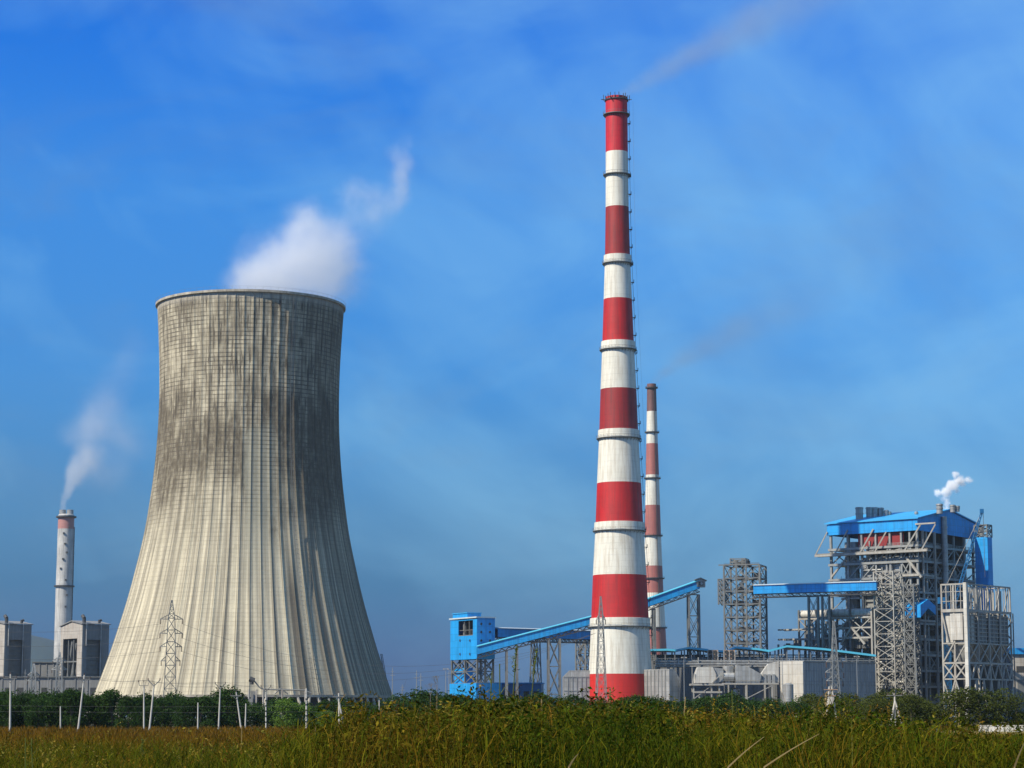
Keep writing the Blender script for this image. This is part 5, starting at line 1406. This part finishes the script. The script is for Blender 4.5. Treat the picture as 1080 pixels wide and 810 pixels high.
belt = [(-14,105,'dark green tree of the belt below the grey boiler houses at far left', BELT, [(-20,729),(60,728),(105,731)], 395),
        (105,185,'dark green tree of the belt below the left foot of the cooling tower', BELT, [(105,731),(150,735),(185,730)], 400),
        (185,262,'dark green tree of the belt right of the four tier pylon', BELT, [(185,730),(215,735),(240,728),(262,734)], 400),
        (262,415,'dark green tree of the belt before the pale columns of the cooling tower', BELT, [(262,737),(330,739),(415,738)], 410),
        (415,478,'dark tree filling the gap between the cooling tower and the blue transfer house', BELT, [(415,736),(440,733),(478,733)], 420),
        (478,612,'dark tree hiding the feet of the blue transfer house and conveyor legs', BELT, [(478,735),(520,737),(612,735)], 430),
        (612,735,'dark tree before the red foot of the big chimney', BELT, [(612,737),(735,736)], 430),
        (735,860,'dark tree before the silver ducts on the platform', BELT, [(735,736),(790,734),(860,734)], 430),
        (860,985,'olive tree before the corrugated hall and the lift tower', OLIVE, [(860,733),(930,735),(985,733)], 420)]
jit = random.Random(5)
for (a, b_, lab, mt, tops, Y) in belt:
    pr_ = protoB if mt is BELT else protoO
    step = 13.5 if a < 262 else 16
    for row, dY in ((0, 0), (1, 26)):
        px = a + jit.uniform(2, step*.8)
        while px < b_ - 2:
            top = float(np.interp(px, [q[0] for q in tops], [q[1] for q in tops])) + (jit.uniform(-3.5, 5.5) if jit.random() < .85 else jit.uniform(-8, -3)) + (2 if row == 0 else -1)
            plant(pr_[jit.randrange(len(pr_))], px, top, Y + dY + jit.uniform(-6, 6), lab, lab, sx=jit.uniform(.85, 1.15) * (1.15 if a > 262 else 1.0))
            px += step * jit.uniform(.75, 1.3)
lt = tree_proto(41, 6.0, 2.9, .34, LIGHT, 2600, .05)
plant(lt, 300, 736, 372, 'light green bushy tree standing forward of the belt, left of the flat topped banded pole', None, sx=1.05); used.add(lt.name)
o = plant(lt, 318, 742, 374, 'lower light green bush just left of the flat topped banded pole', None, 'bush', sx=1.1)
o = plant(lt, 345, 748, 368, 'small light green bush between the banded pole and the propped pole', None, 'bush', sx=1.2)
for px, top, sx, lab in ((1000, 727, 1.1, 'round olive tree before the crane foot, leftmost of the trees below the precipitator'), (1023, 724, 1.25, 'broad olive tree below the white corner column of the precipitator'),
                         (1049, 726, 1.2, 'broad olive tree below the right half of the precipitator'), (1072, 732, 1.0, 'darker tree below the hall at the right edge'), (962, 730, 1.0, 'olive tree just right of the white propped pole')):
    plant(protoO[int(px) % 3], px, top, 385, lab, None, sx=sx)
def bare_tree(label, px, py, Y, seed):
    rnd = random.Random(seed); r = empty('bare_tree', (Xat(px, Y), Y, 0), label, 'tree'); h = Zat(py, Y); g = MB()
    g.tube((0,0,0), (.05,0,h*.5), .09, 6, .06); g.build('trunk', M['dry_bark'], r); g = MB()
    def br(p, d, ln, rad, dep):
        q = p + d*ln; g.tube(p, q, rad, 4, rad*.6)
        if dep:
            for _ in range(3):
                d2 = (d + Vector((rnd.uniform(-.7,.7), rnd.uniform(-.7,.7), rnd.uniform(-.1,.5)))).normalized(); br(q, d2, ln*.66, rad*.62, dep-1)
    br(Vector((.05,0,h*.5)), Vector((0,0,1)), h*.17, .055, 4); g.build('branches', M['dry_bark'], r)
bare_tree('leafless grey tree, taller one left of the blue transfer house', 460.5, 708, 400, 3)
bare_tree('leafless small tree, shorter one left of the blue transfer house', 453.5, 716, 400, 8)

# ================================================================== grass and weeds
GRASS = leafmat('grass_blades', None, None, True, .26)
def blades(name, base, hgt, wid, lean, color, tipcol=None, curve=1.0):
    n = len(base); ang = rng.uniform(0, 2*math.pi, n); face = rng.uniform(0, 2*math.pi, n)
    ld = np.stack([np.cos(ang), np.sin(ang)], -1) * (lean*hgt)[:,None]
    sd = np.stack([np.cos(face), np.sin(face), np.zeros(n)], -1) * (wid*.5)[:,None]
    vs = []
    for f_, wf in ((0,1),(.45,.9),(.8,.6),(1.0,.08)):
        c = base.copy(); c[:,:2] += ld * (f_**2); c[:,2] += hgt * (f_ - .22*curve*lean*f_**3)
        vs += [c - sd*wf, c + sd*wf]
    v = np.stack(vs, 1).reshape(-1,3); i = np.arange(n)[:,None]*8
    q = np.concatenate([i+[0,1,3,2], i+[2,3,5,4], i+[4,5,7,6]], 1).reshape(-1,4)
    c0 = np.repeat(color[:,None,:], 8, 1)
    if tipcol is not None:
        wgt = np.array([0,0,.15,.15,.6,.6,1,1])[None,:,None]; c0 = c0*(1-wgt) + tipcol[:,None,:]*wgt
    return v, q, c0.reshape(-1,3)
def merge(parts):
    off = 0; V_, Q_, C_ = [], [], []
    for v, q, c in parts: V_.append(v); Q_.append(q+off); C_.append(c); off += len(v)
    return np.vstack(V_), np.vstack(Q_), np.vstack(C_)
def pal(n, cols, w_, jitter=.25):
    c = np.array(cols)[rng.choice(len(cols), n, p=np.array(w_)/sum(w_))]
    return c * np.array([.80, .88, .42]) * rng.uniform(1-jitter, 1+jitter, (n,1)) * rng.uniform(.9, 1.1, (n,3))
def smooth_noise(x, y, s, seed):
    a = np.random.default_rng(seed); t_ = 0
    for k in range(5):
        th = a.uniform(0, 6.28); f_ = a.uniform(.5, 1.6)/s; t_ = t_ + np.sin((x*math.cos(th)+y*math.sin(th))*f_*6.28 + a.uniform(0, 6.28))
    return t_/5
# dry field
n = 230000
inv = rng.uniform(1/375, 1/46, n); Yf = 1/inv; xf = rng.uniform(-.245, .245, n)*Yf
nz_ = smooth_noise(xf, Yf, 22, 3) + .6*smooth_noise(xf, Yf, 7, 4)
keep = ~((xf > 42) & (Yf > 200) & (Yf < 330)); xf, Yf, nz_ = xf[keep], Yf[keep], nz_[keep]; n = len(xf)
hf = np.clip(.74 + .14*nz_ + rng.normal(0, .12, n), .35, 1.25)
base = np.stack([xf, Yf, np.zeros(n)], -1)
dry = pal(n, [(.150,.072,.014),(.20,.115,.022),(.110,.062,.012),(.085,.085,.014)], [4,2.4,2.4,2], .3)
grn = pal(n, [(.085,.11,.014),(.13,.13,.02),(.05,.08,.012),(.17,.125,.025)], [3,3,2,2], .3)
wet = np.clip((120-Yf)/70 + nz_*.55 - .05, 0, .95); pick = rng.random(n) < wet
colr = np.where(pick[:,None], grn, dry) * np.clip(1 + .45*smooth_noise(xf, Yf, 14, 51) + .3*smooth_noise(xf, Yf, 3, 52), .35, 1.5)[:,None] * .85
tipc = np.where(pick[:,None], colr*1.15, pal(n, [(.20,.088,.017),(.15,.068,.014),(.26,.155,.04)], [4,3,1]))
v, q, c = blades('g', base, hf, .010*Yf/40*rng.uniform(.6,1.5,n)+.008, rng.uniform(.05,.45,n), colr, tipc)
tag(fast_mesh('grass', v, q, GRASS, colors=c), kind='stuff')

# tall weeds on the near bank
sx_ = [0,100,250,300,360,392,415,450,500,530,560,600,650,700,760,820,870,930,1000,1080]
sy_ = [795,802,800,793,782,770,762,758,757,754,755,757,758,759,761,764,767,776,786,794]
def bank_top(x, Y):
    px = 540 + FPX*x/40.0
    return EYE + (757-np.interp(px, sx_, sy_))/FPX*40.0 + .16*smooth_noise(x, Y, 4.2, 31) - .30*np.abs(smooth_noise(x, Y, 2.6, 33)) + .10 + .26*smooth_noise(x, Y, 1.5, 32) + .10*smooth_noise(x, Y, .5, 34)
def scatter(n, y0, y1):
    Y = np.sqrt(rng.uniform(y0**2, y1**2, n)); x = rng.uniform(-.245, .245, n)*Y; return x, Y
def patchy(x, Y, n, k=1.0):
    """mustard, olive and deep green drifts with ragged edges"""
    p = smooth_noise(x, Y, 3.4, 21) + .5*smooth_noise(x, Y, 1.1, 22) + rng.normal(0, .30, n)
    a = pal(n, [(.135,.080,.013),(.18,.12,.022),(.095,.052,.011)], [3,2,2], .3)
    b_ = pal(n, [(.105,.100,.010),(.072,.083,.008),(.14,.118,.015)], [3,3,2], .3)
    g_ = pal(n, [(.036,.056,.006),(.062,.080,.008),(.018,.034,.005)], [3,2,2], .3)
    return np.where((p > .46)[:,None], a, np.where((p > -.22)[:,None], b_, g_))*k
x, Y = scatter(80000, 23, 57); n = len(x)
h = bank_top(x, Y) - np.abs(rng.normal(0, .22, n)); h = np.where(rng.random(n) < .035, h + rng.uniform(.05, .34, n), h); h = np.maximum(h, .3)
cg = patchy(x, Y, n); tipw = rng.random(n)[:,None]
tipc = np.where(tipw < .4, cg*np.array([2.3,1.8,1.5]), cg*1.2)
ln_ = np.where(rng.random(n) < .3, rng.uniform(.35, .75, n), rng.uniform(.04, .32, n))
parts_ = [blades('w', np.stack([x,Y,np.zeros(n)],-1), h*(1+.2*ln_), rng.uniform(.004,.011,n), ln_, cg*.8, tipc)]
x, Y = scatter(300000, 23, 57); n = len(x)                         # side shoots that tangle the crown of the bank
clump = smooth_noise(x, Y, .8, 41) + .6*smooth_noise(x, Y, .33, 42) + rng.normal(0, .2, n); sel = clump > -.12; x, Y = x[sel], Y[sel]; n = len(x)
zb0 = np.maximum(bank_top(x, Y), .5)*np.sqrt(rng.uniform(.10, .97, n)) - .12; cg = patchy(x, Y, n)
tipw = rng.random(n)[:,None]; tipc = np.where(tipw < .22, cg*np.array([2.5,1.9,1.7]), cg*1.15)
parts_.append(blades('w', np.stack([x,Y,zb0],-1), rng.uniform(.10,.32,n), rng.uniform(.004,.012,n), rng.uniform(.3,1.6,n), cg, tipc, .9))
v, q, c = merge(parts_); tag(fast_mesh('tall_grass', v, q, GRASS, colors=c), kind='stuff')
# fine leafy weeds in the gaps, in clumps
x, Y = scatter(24000, 24, 55); n0 = len(x); nz_ = smooth_noise(x, Y, 2.4, 12)
sel = (nz_ + rng.normal(0, .30, n0) > .02) & (x > -.085*Y); x, Y, nz_ = x[sel], Y[sel], nz_[sel]; n0 = len(x)
top = np.maximum(bank_top(x, Y) - .10 + .10*nz_ + rng.normal(0, .08, n0), .4)
per = 34; f_ = rng.uniform(.42, 1.0, (n0, per)); sprd = .05 + .15*np.sin(np.pi*np.clip(f_, 0, 1))
ang = rng.uniform(0, 6.28, (n0, per)); rad_ = sprd*rng.uniform(.2, 1.1, (n0, per))
pts = np.stack([x[:,None]+rad_*np.cos(ang), Y[:,None]+rad_*np.sin(ang), top[:,None]*f_], -1).reshape(-1,3)
v1, q1 = leaf_quads(pts, .046, rng, elong=1.7)
cl = np.repeat(patchy(x, Y, n0, .9), per, 0)*rng.uniform(.7,1.3,(n0*per,1))
parts_ = [(v1, q1, np.repeat(cl, 4, 0))]
parts_.append(blades('s', np.stack([x,Y,np.zeros(n0)],-1), top, np.full(n0,.010), rng.uniform(0,.08,n0), pal(n0, [(.08,.08,.02),(.12,.075,.02)], [2,1])))
v, q, c = merge(parts_); tag(fast_mesh('undergrowth', v, q, GRASS, colors=c), kind='stuff')
# seed heads above the weeds: rusty and straw coloured
x, Y = scatter(5200, 25, 58); n0 = len(x); nz_ = smooth_noise(x, Y, 3.5, 15)
sel = (nz_ + rng.normal(0,.3,n0) > .05); x, Y = x[sel], Y[sel]; n0 = len(x)
top = bank_top(x, Y) + rng.uniform(-.25, .12, n0); per = 18; f_ = np.linspace(0, 1, per)[None,:]
lx = rng.normal(0,.14,(n0,1)); pts = np.stack([x[:,None]+lx*f_**2+rng.normal(0,.012,(n0,per)), Y[:,None]+rng.normal(0,.012,(n0,per)), top[:,None]+.28*(f_-.75)], -1).reshape(-1,3)
v1, q1 = leaf_quads(pts, .032, rng, elong=1.6)
ch_ = np.repeat(pal(n0, [(.20,.11,.025),(.14,.075,.022),(.30,.22,.08)], [4,2,3], .25), per, 0)
parts_ = [(v1, q1, np.repeat(ch_, 4, 0)), blades('s', np.stack([x,Y,np.zeros(n0)],-1), top, np.full(n0,.008), np.full(n0,.02), pal(n0, [(.16,.12,.04)], [1]))]
v, q, c = merge(parts_); tag(fast_mesh('weeds', v, q, GRASS, colors=c), kind='stuff')
# pale dry stalks leaning every way out of the weeds
x, Y = scatter(420, 24, 50); sel = x > -.06*Y; x, Y = x[sel], Y[sel]; n0 = len(x)
hh = bank_top(x, Y) + rng.uniform(-.25, .32, n0)
v, q, c = blades('d', np.stack([x,Y,np.zeros(n0)],-1), hh, rng.uniform(.010,.020,n0), rng.uniform(.05,.30,n0), pal(n0, [(.34,.27,.13),(.26,.20,.09),(.20,.15,.06)], [2,2,1], .2))
tag(fast_mesh('dry_grass', v, q, GRASS, colors=c), kind='stuff')
# low dark shrubs growing through the grass
def shrub_mesh(n, y0, y1, seed, cols, top_off, size):
    x, Y = scatter(n, y0, y1); px_ = 540+FPX*x/Y; sel = px_ > 395; x, Y = x[sel], Y[sel]; V_ = []; C_ = []
    for xx, yy in zip(x, Y):
        m_ = rng.integers(500, 900); rad = rng.uniform(.30, .62); hh = max(.6, float(bank_top(np.array([xx]), np.array([yy]))[0]) + top_off + rng.uniform(-.15, .12))
        u = rng.normal(size=(m_,3)); u /= np.linalg.norm(u,axis=1)[:,None]; r_ = rng.uniform(.35,1.05,m_)**.6
        V_.append(u*r_[:,None]*np.array([rad,rad,.48]) + np.array([xx,yy,hh-.45])); k_ = rng.uniform(.6,1.2)
        C_.append(pal(m_, cols, [1]*len(cols), .35)*k_)
    pts = np.vstack(V_); v, q = leaf_quads(pts, size, rng, elong=1.4); return v, q, np.repeat(np.vstack(C_), 4, 0)
v, q, c = shrub_mesh(300, 25, 54, 3, [(.022,.046,.006),(.036,.066,.008),(.06,.08,.012),(.075,.06,.015)], .0, .042)
tag(fast_mesh('shrubbery', v, q, GRASS, colors=c), kind='stuff')
# single tall reeds that stand out
def reed(label, pxb, px, py, Y, lean, colr, nleaf, seed, wid=.013, plume=True):
    g_ = np.random.default_rng(seed); x0 = Xat(pxb, Y); h = Zat(py, Y); dx = Xat(px, Y, h) - x0
    r = empty('tall_reed', (x0, Y, 0), label, 'reed'); pts = [Vector((dx*q**1.8, 0, h*q)) for q in np.linspace(0,1,9)]
    g = MB(); g.path(pts, .008, 5); g.build('stem', M['reed_dry'] if colr == 'dry' else M['reed_green'], r)
    g = MB()
    for k in range(nleaf):
        f_ = g_.uniform(.45, .95); p = Vector((dx*f_**1.8, 0, h*f_)); a = g_.uniform(0, 6.28); ln = g_.uniform(.35, .75); d = Vector((math.cos(a)*.8, math.sin(a)*.8, .75)).normalized()
        e = Vector((-math.sin(a), math.cos(a), 0))*wid*.5; prev = None
        for i in range(5):
            t_ = i/4; c = p + d*ln*t_ - Vector((0,0,.55*ln*t_*t_)); w_ = e*(1-.9*t_)
            if prev: g._add([prev[0]-prev[1], prev[0]+prev[1], c+w_, c-w_], [(0,1,2,3)])
            prev = (c, w_)
    if nleaf: g.build('leaves', M['reed_dry'] if colr == 'dry' else M['reed_green'], r)
    if plume:
        pp = g_.uniform(0, 1, 70)[:,None]; q_ = np.hstack([dx*(1-.12*(1-pp))**1.8 + g_.normal(0,.022,(70,1))*(1.2-pp), g_.normal(0,.022,(70,1)), h-.32+pp*.36])
        v, qd = leaf_quads(q_, .028, g_, elong=1.8); fast_mesh('seed_head', v, qd, M['reed_dry'] if colr == 'dry' else M['reed_green'], r)
M['reed_dry'] = leafmat('straw', (.20,.14,.06,1), (.32,.24,.11,1), False, .3, 4)
M['reed_green'] = leafmat('reed_green', (.06,.085,.018,1), (.12,.14,.035,1), False, .35, 4)
for a in (('feathery green reed before the blue transfer house base, taller of the two', 534, 545, 683, 31, 0, 'green', 8, 1), ('feathery green reed right of the taller feathery reed, before the conveyor legs', 551, 566, 687, 33, 0, 'green', 8, 2),
          ('short leafy reed at the left foot of the blue transfer house', 512, 519, 708, 33, 0, 'green', 6, 3), ('green reed clump stalk below the conveyor trestle', 528, 527, 700, 30, 0, 'green', 6, 4),
          ('straw coloured stalk leaning right before the chimney foot', 634, 644, 728, 34, 0, 'dry', 3, 5), ('slanting straw stalk left of the chimney foot', 574, 571, 733, 33, 0, 'dry', 2, 6),
          ('straw stalk leaning left below the silver right flue duct', 716, 723, 735, 35, 0, 'dry', 3, 7), ('green reed standing before the silver ducts on the platform', 776, 772, 728, 34, 0, 'green', 5, 8),
          ('thin dry twig standing alone in the brown grass below the left leaning pole', 254, 255, 765, 52, 0, 'dry', 0, 9), ('dark seed stalk standing in the brown grass below the trident pole', 149, 150, 779, 44, 0, 'green', 3, 10),
          ('pale dry stalk leaning right in the brown grass below the banded pole', 328, 333, 765, 50, 0, 'dry', 1, 11), ('bright green reed clump stalk at the bottom left corner', 24, 27, 778, 30, 0, 'green', 9, 12),
          ('bright green reed rising beside the corner clump at bottom left', 35, 33, 782, 30, 0, 'green', 9, 13), ('rusty seeded stalk below the left foot of the pale lift tower', 868, 872, 733, 33, 0, 'dry', 3, 14),
          ('dry seed stalk at the right end of the weed bank before the stubble', 1005, 1012, 752, 33, 0, 'dry', 3, 15)):
    reed(*a, plume=a[0].startswith(('feathery','rusty','dark','straw coloured')))
def long_blade(label, px0, py0, px1, py1, Y, wid=.020):
    a, b_ = P(px0, py0, Y), P(px1, py1, Y-.4); o = Vector((a.x, a.y, 0)); r = empty('grass_blade', o, label, 'grass blade'); g = MB()
    root = Vector((a.x-.2, a.y+.05, 0)); pts = [root, a] + [a.lerp(b_, q) + Vector((0,0,.012*math.sin(q*3.14))) for q in (.25,.5,.75,1)]
    for i, (p, q) in enumerate(zip(pts, pts[1:])):
        w0, w1 = wid*.5*(1-.16*i), wid*.5*(1-.16*(i+1)); u_ = Vector((-.6,.3,.75)).normalized()
        g._add([p-o-u_*w0, p-o+u_*w0, q-o+u_*w1, q-o-u_*w1], [(0,1,2,3)])
    g.build('blade', M['reed_dry'], r)
long_blade('long pale grass blade slanting up at the bottom centre, left of the slanting pair', 768, 809, 806, 777, 22.3)
long_blade('long pale grass blade slanting up at the bottom centre, right of the slanting pair', 806, 809, 864, 774, 22.3)
long_blade('short bright grass blade standing at the bottom centre', 600, 809, 610, 795, 22.3, .026)
long_blade('bright grass blade bending in from the bottom right corner', 1070, 809, 1082, 780, 22.3, .026)

# ================================================================== steam and smoke
def plume(name, label, Y, blobs, dens, color, nscale, amt, warp, aniso=0.0, pad=1.12, namt_soft=.35):
    k = Y/FPX; cen = [P(b_[0], b_[1], Y+(b_[5] if len(b_) > 5 else 0)) for b_ in blobs]
    lo = Vector((min(c.x-b_[2]*k*pad for c,b_ in zip(cen,blobs)), min(c.y-b_[2]*k*pad for c,b_ in zip(cen,blobs)), min(c.z-b_[3]*k*pad for c,b_ in zip(cen,blobs))))
    hi = Vector((max(c.x+b_[2]*k*pad for c,b_ in zip(cen,blobs)), max(c.y+b_[2]*k*pad for c,b_ in zip(cen,blobs)), max(c.z+b_[3]*k*pad for c,b_ in zip(cen,blobs))))
    m = bpy.data.materials.new(name+'_vapour'); m.use_nodes = True; t = NT(m.node_tree); nt = m.node_tree; nt.nodes.remove(nt.nodes['Principled BSDF'])
    pos = t.n('ShaderNodeTexCoord').outputs['Object']
    nzn = t.n('ShaderNodeTexNoise'); t.l(pos, nzn.inputs['Vector']); nzn.inputs['Scale'].default_value = 1/(nscale*k*1.6); nzn.inputs['Detail'].default_value = 3
    wv = t.n('ShaderNodeVectorMath', operation='SUBTRACT'); t.l(nzn.outputs['Color'], wv.inputs[0]); wv.inputs[1].default_value = (.5,.5,.5)
    ws = t.n('ShaderNodeVectorMath', operation='SCALE'); t.l(wv.outputs[0], ws.inputs[0]); ws.inputs['Scale'].default_value = warp*k
    wp = t.n('ShaderNodeVectorMath', operation='ADD'); t.l(pos, wp.inputs[0]); t.l(ws.outputs[0], wp.inputs[1])
    mid = (lo+hi)/2; acc = None
    for c, b_ in zip(cen, blobs):
        s1 = t.n('ShaderNodeVectorMath', operation='SUBTRACT'); t.l(wp.outputs[0], s1.inputs[0]); s1.inputs[1].default_value = c-mid
        s2 = t.n('ShaderNodeVectorMath', operation='DIVIDE'); t.l(s1.outputs[0], s2.inputs[0]); s2.inputs[1].default_value = (b_[2]*k, b_[2]*k, b_[3]*k)
        s3 = t.n('ShaderNodeVectorMath', operation='LENGTH'); t.l(s2.outputs[0], s3.inputs[0])
        f_ = t.mrange(s3.outputs['Value'], .05, 1.0, b_[4], 0.0, True)
        acc = f_ if acc is None else t.math('MAXIMUM', acc, f_) if name == 'steam_puff' else t.math('ADD', acc, f_)
    nn = t.noise(pos, 1/(nscale*k), 5, .6, .3)
    hole = t.math('MULTIPLY', t.math('SUBTRACT', nn, .5), amt)
    fld = t.mrange(t.math('ADD', acc, t.math('MULTIPLY', hole, t.math('MINIMUM', t.math('MULTIPLY', acc, 3.0), 1.0))), .02, .02+namt_soft*2, 0, 1)
    fld = t.math('MULTIPLY', fld, t.math('MINIMUM', acc, 1.0))
    pv = t.n('ShaderNodeVolumePrincipled'); pv.inputs['Color'].default_value = color; pv.inputs['Anisotropy'].default_value = aniso
    t.l(t.math('MULTIPLY', fld, dens), pv.inputs['Density']); t.l(pv.outputs[0], nt.nodes['Material Output'].inputs['Volume'])
    h = (hi-lo)/2; g = MB(); g.box(-h.x,h.x,-h.y,h.y,-h.z,h.z)
    tag(g.build(name, m, None, loc=mid), label, 'steam' if 'steam' in name else 'smoke', None, 'stuff')
if PLUMES:
    plume('steam', 'soft white steam drifting right from the cooling tower mouth', 1100,
          [(304,310,84,50,.62),(286,278,64,52,.6),(330,258,66,54,.66),(356,286,54,60,.6),(262,304,52,42,.45),(322,228,40,34,.42),(384,228,48,50,.30),(424,180,24,56,.8),(410,215,40,36,.3),(372,202,32,30,.36)],
          .056, (1,1,1,1), 20, 1.45, 34, -.3, 1.12, .30)
    plume('steam_puff', 'small dense white steam puff blown off the boiler house pipe', 1093,
          [(998,540,5,10,.9),(999,530,6,11,1),(998,519,9,9,1),(990,520,7,7,.9),(1004,513,10,9,1),(1012,507,9,8,1),(1008,501,6,6,.8),(1021,506,8,6,.5),(995,526,6,5,.7),(1009,517,6,5,.7),(1015,511,6,5,.6)], 1.1, (1,1,1,1), 4.5, 1.7, 7, -.35, 1.4, .28)
    plume('smoke', 'pale grey smoke curling right from the far left stack', 2200,
          [(68,532,6,12,1.6),(71,517,11,17,1.5),(79,499,19,23,1.2),(94,484,28,25,.7),(110,502,44,32,.36),(84,458,42,34,.42),(104,430,40,42,.34),(124,400,36,46,.26),(142,368,34,52,.2),(138,470,44,42,.26),(120,450,44,44,.24)],
          .042, (.86,.87,.90,1), 24, .7, 26, -.1, 1.12, .42)
    plume('smoke', 'thin grey brown smoke trailing right from the tallest chimney top', 1007,
          [(652,104,8,6,.9),(658,98,12,9,.8),(667,91,18,13,.6),(682,83,25,18,.5),(701,73,33,24,.5),(723,61,41,30,.48),(749,47,50,36,.44),(780,31,58,42,.40),(815,14,66,48,.34),(855,-6,74,54,.28),(900,-28,80,58,.22)], .055, (.46,.54,.66,1), 30, .7, 24, 0, 1.12, .3)
    plume('smoke', 'faint dark smoke haze drifting right from the slim faded chimney', 1860,
          [(687,406,7,5,.9),(692,399,11,8,.6),(701,391,19,14,.5),(716,380,30,22,.48),(738,368,42,28,.42),(768,353,54,34,.36),(806,336,64,40,.28),(850,318,70,44,.2)], .030, (.36,.42,.50,1), 30, .7, 24, 0, 1.12, .3)
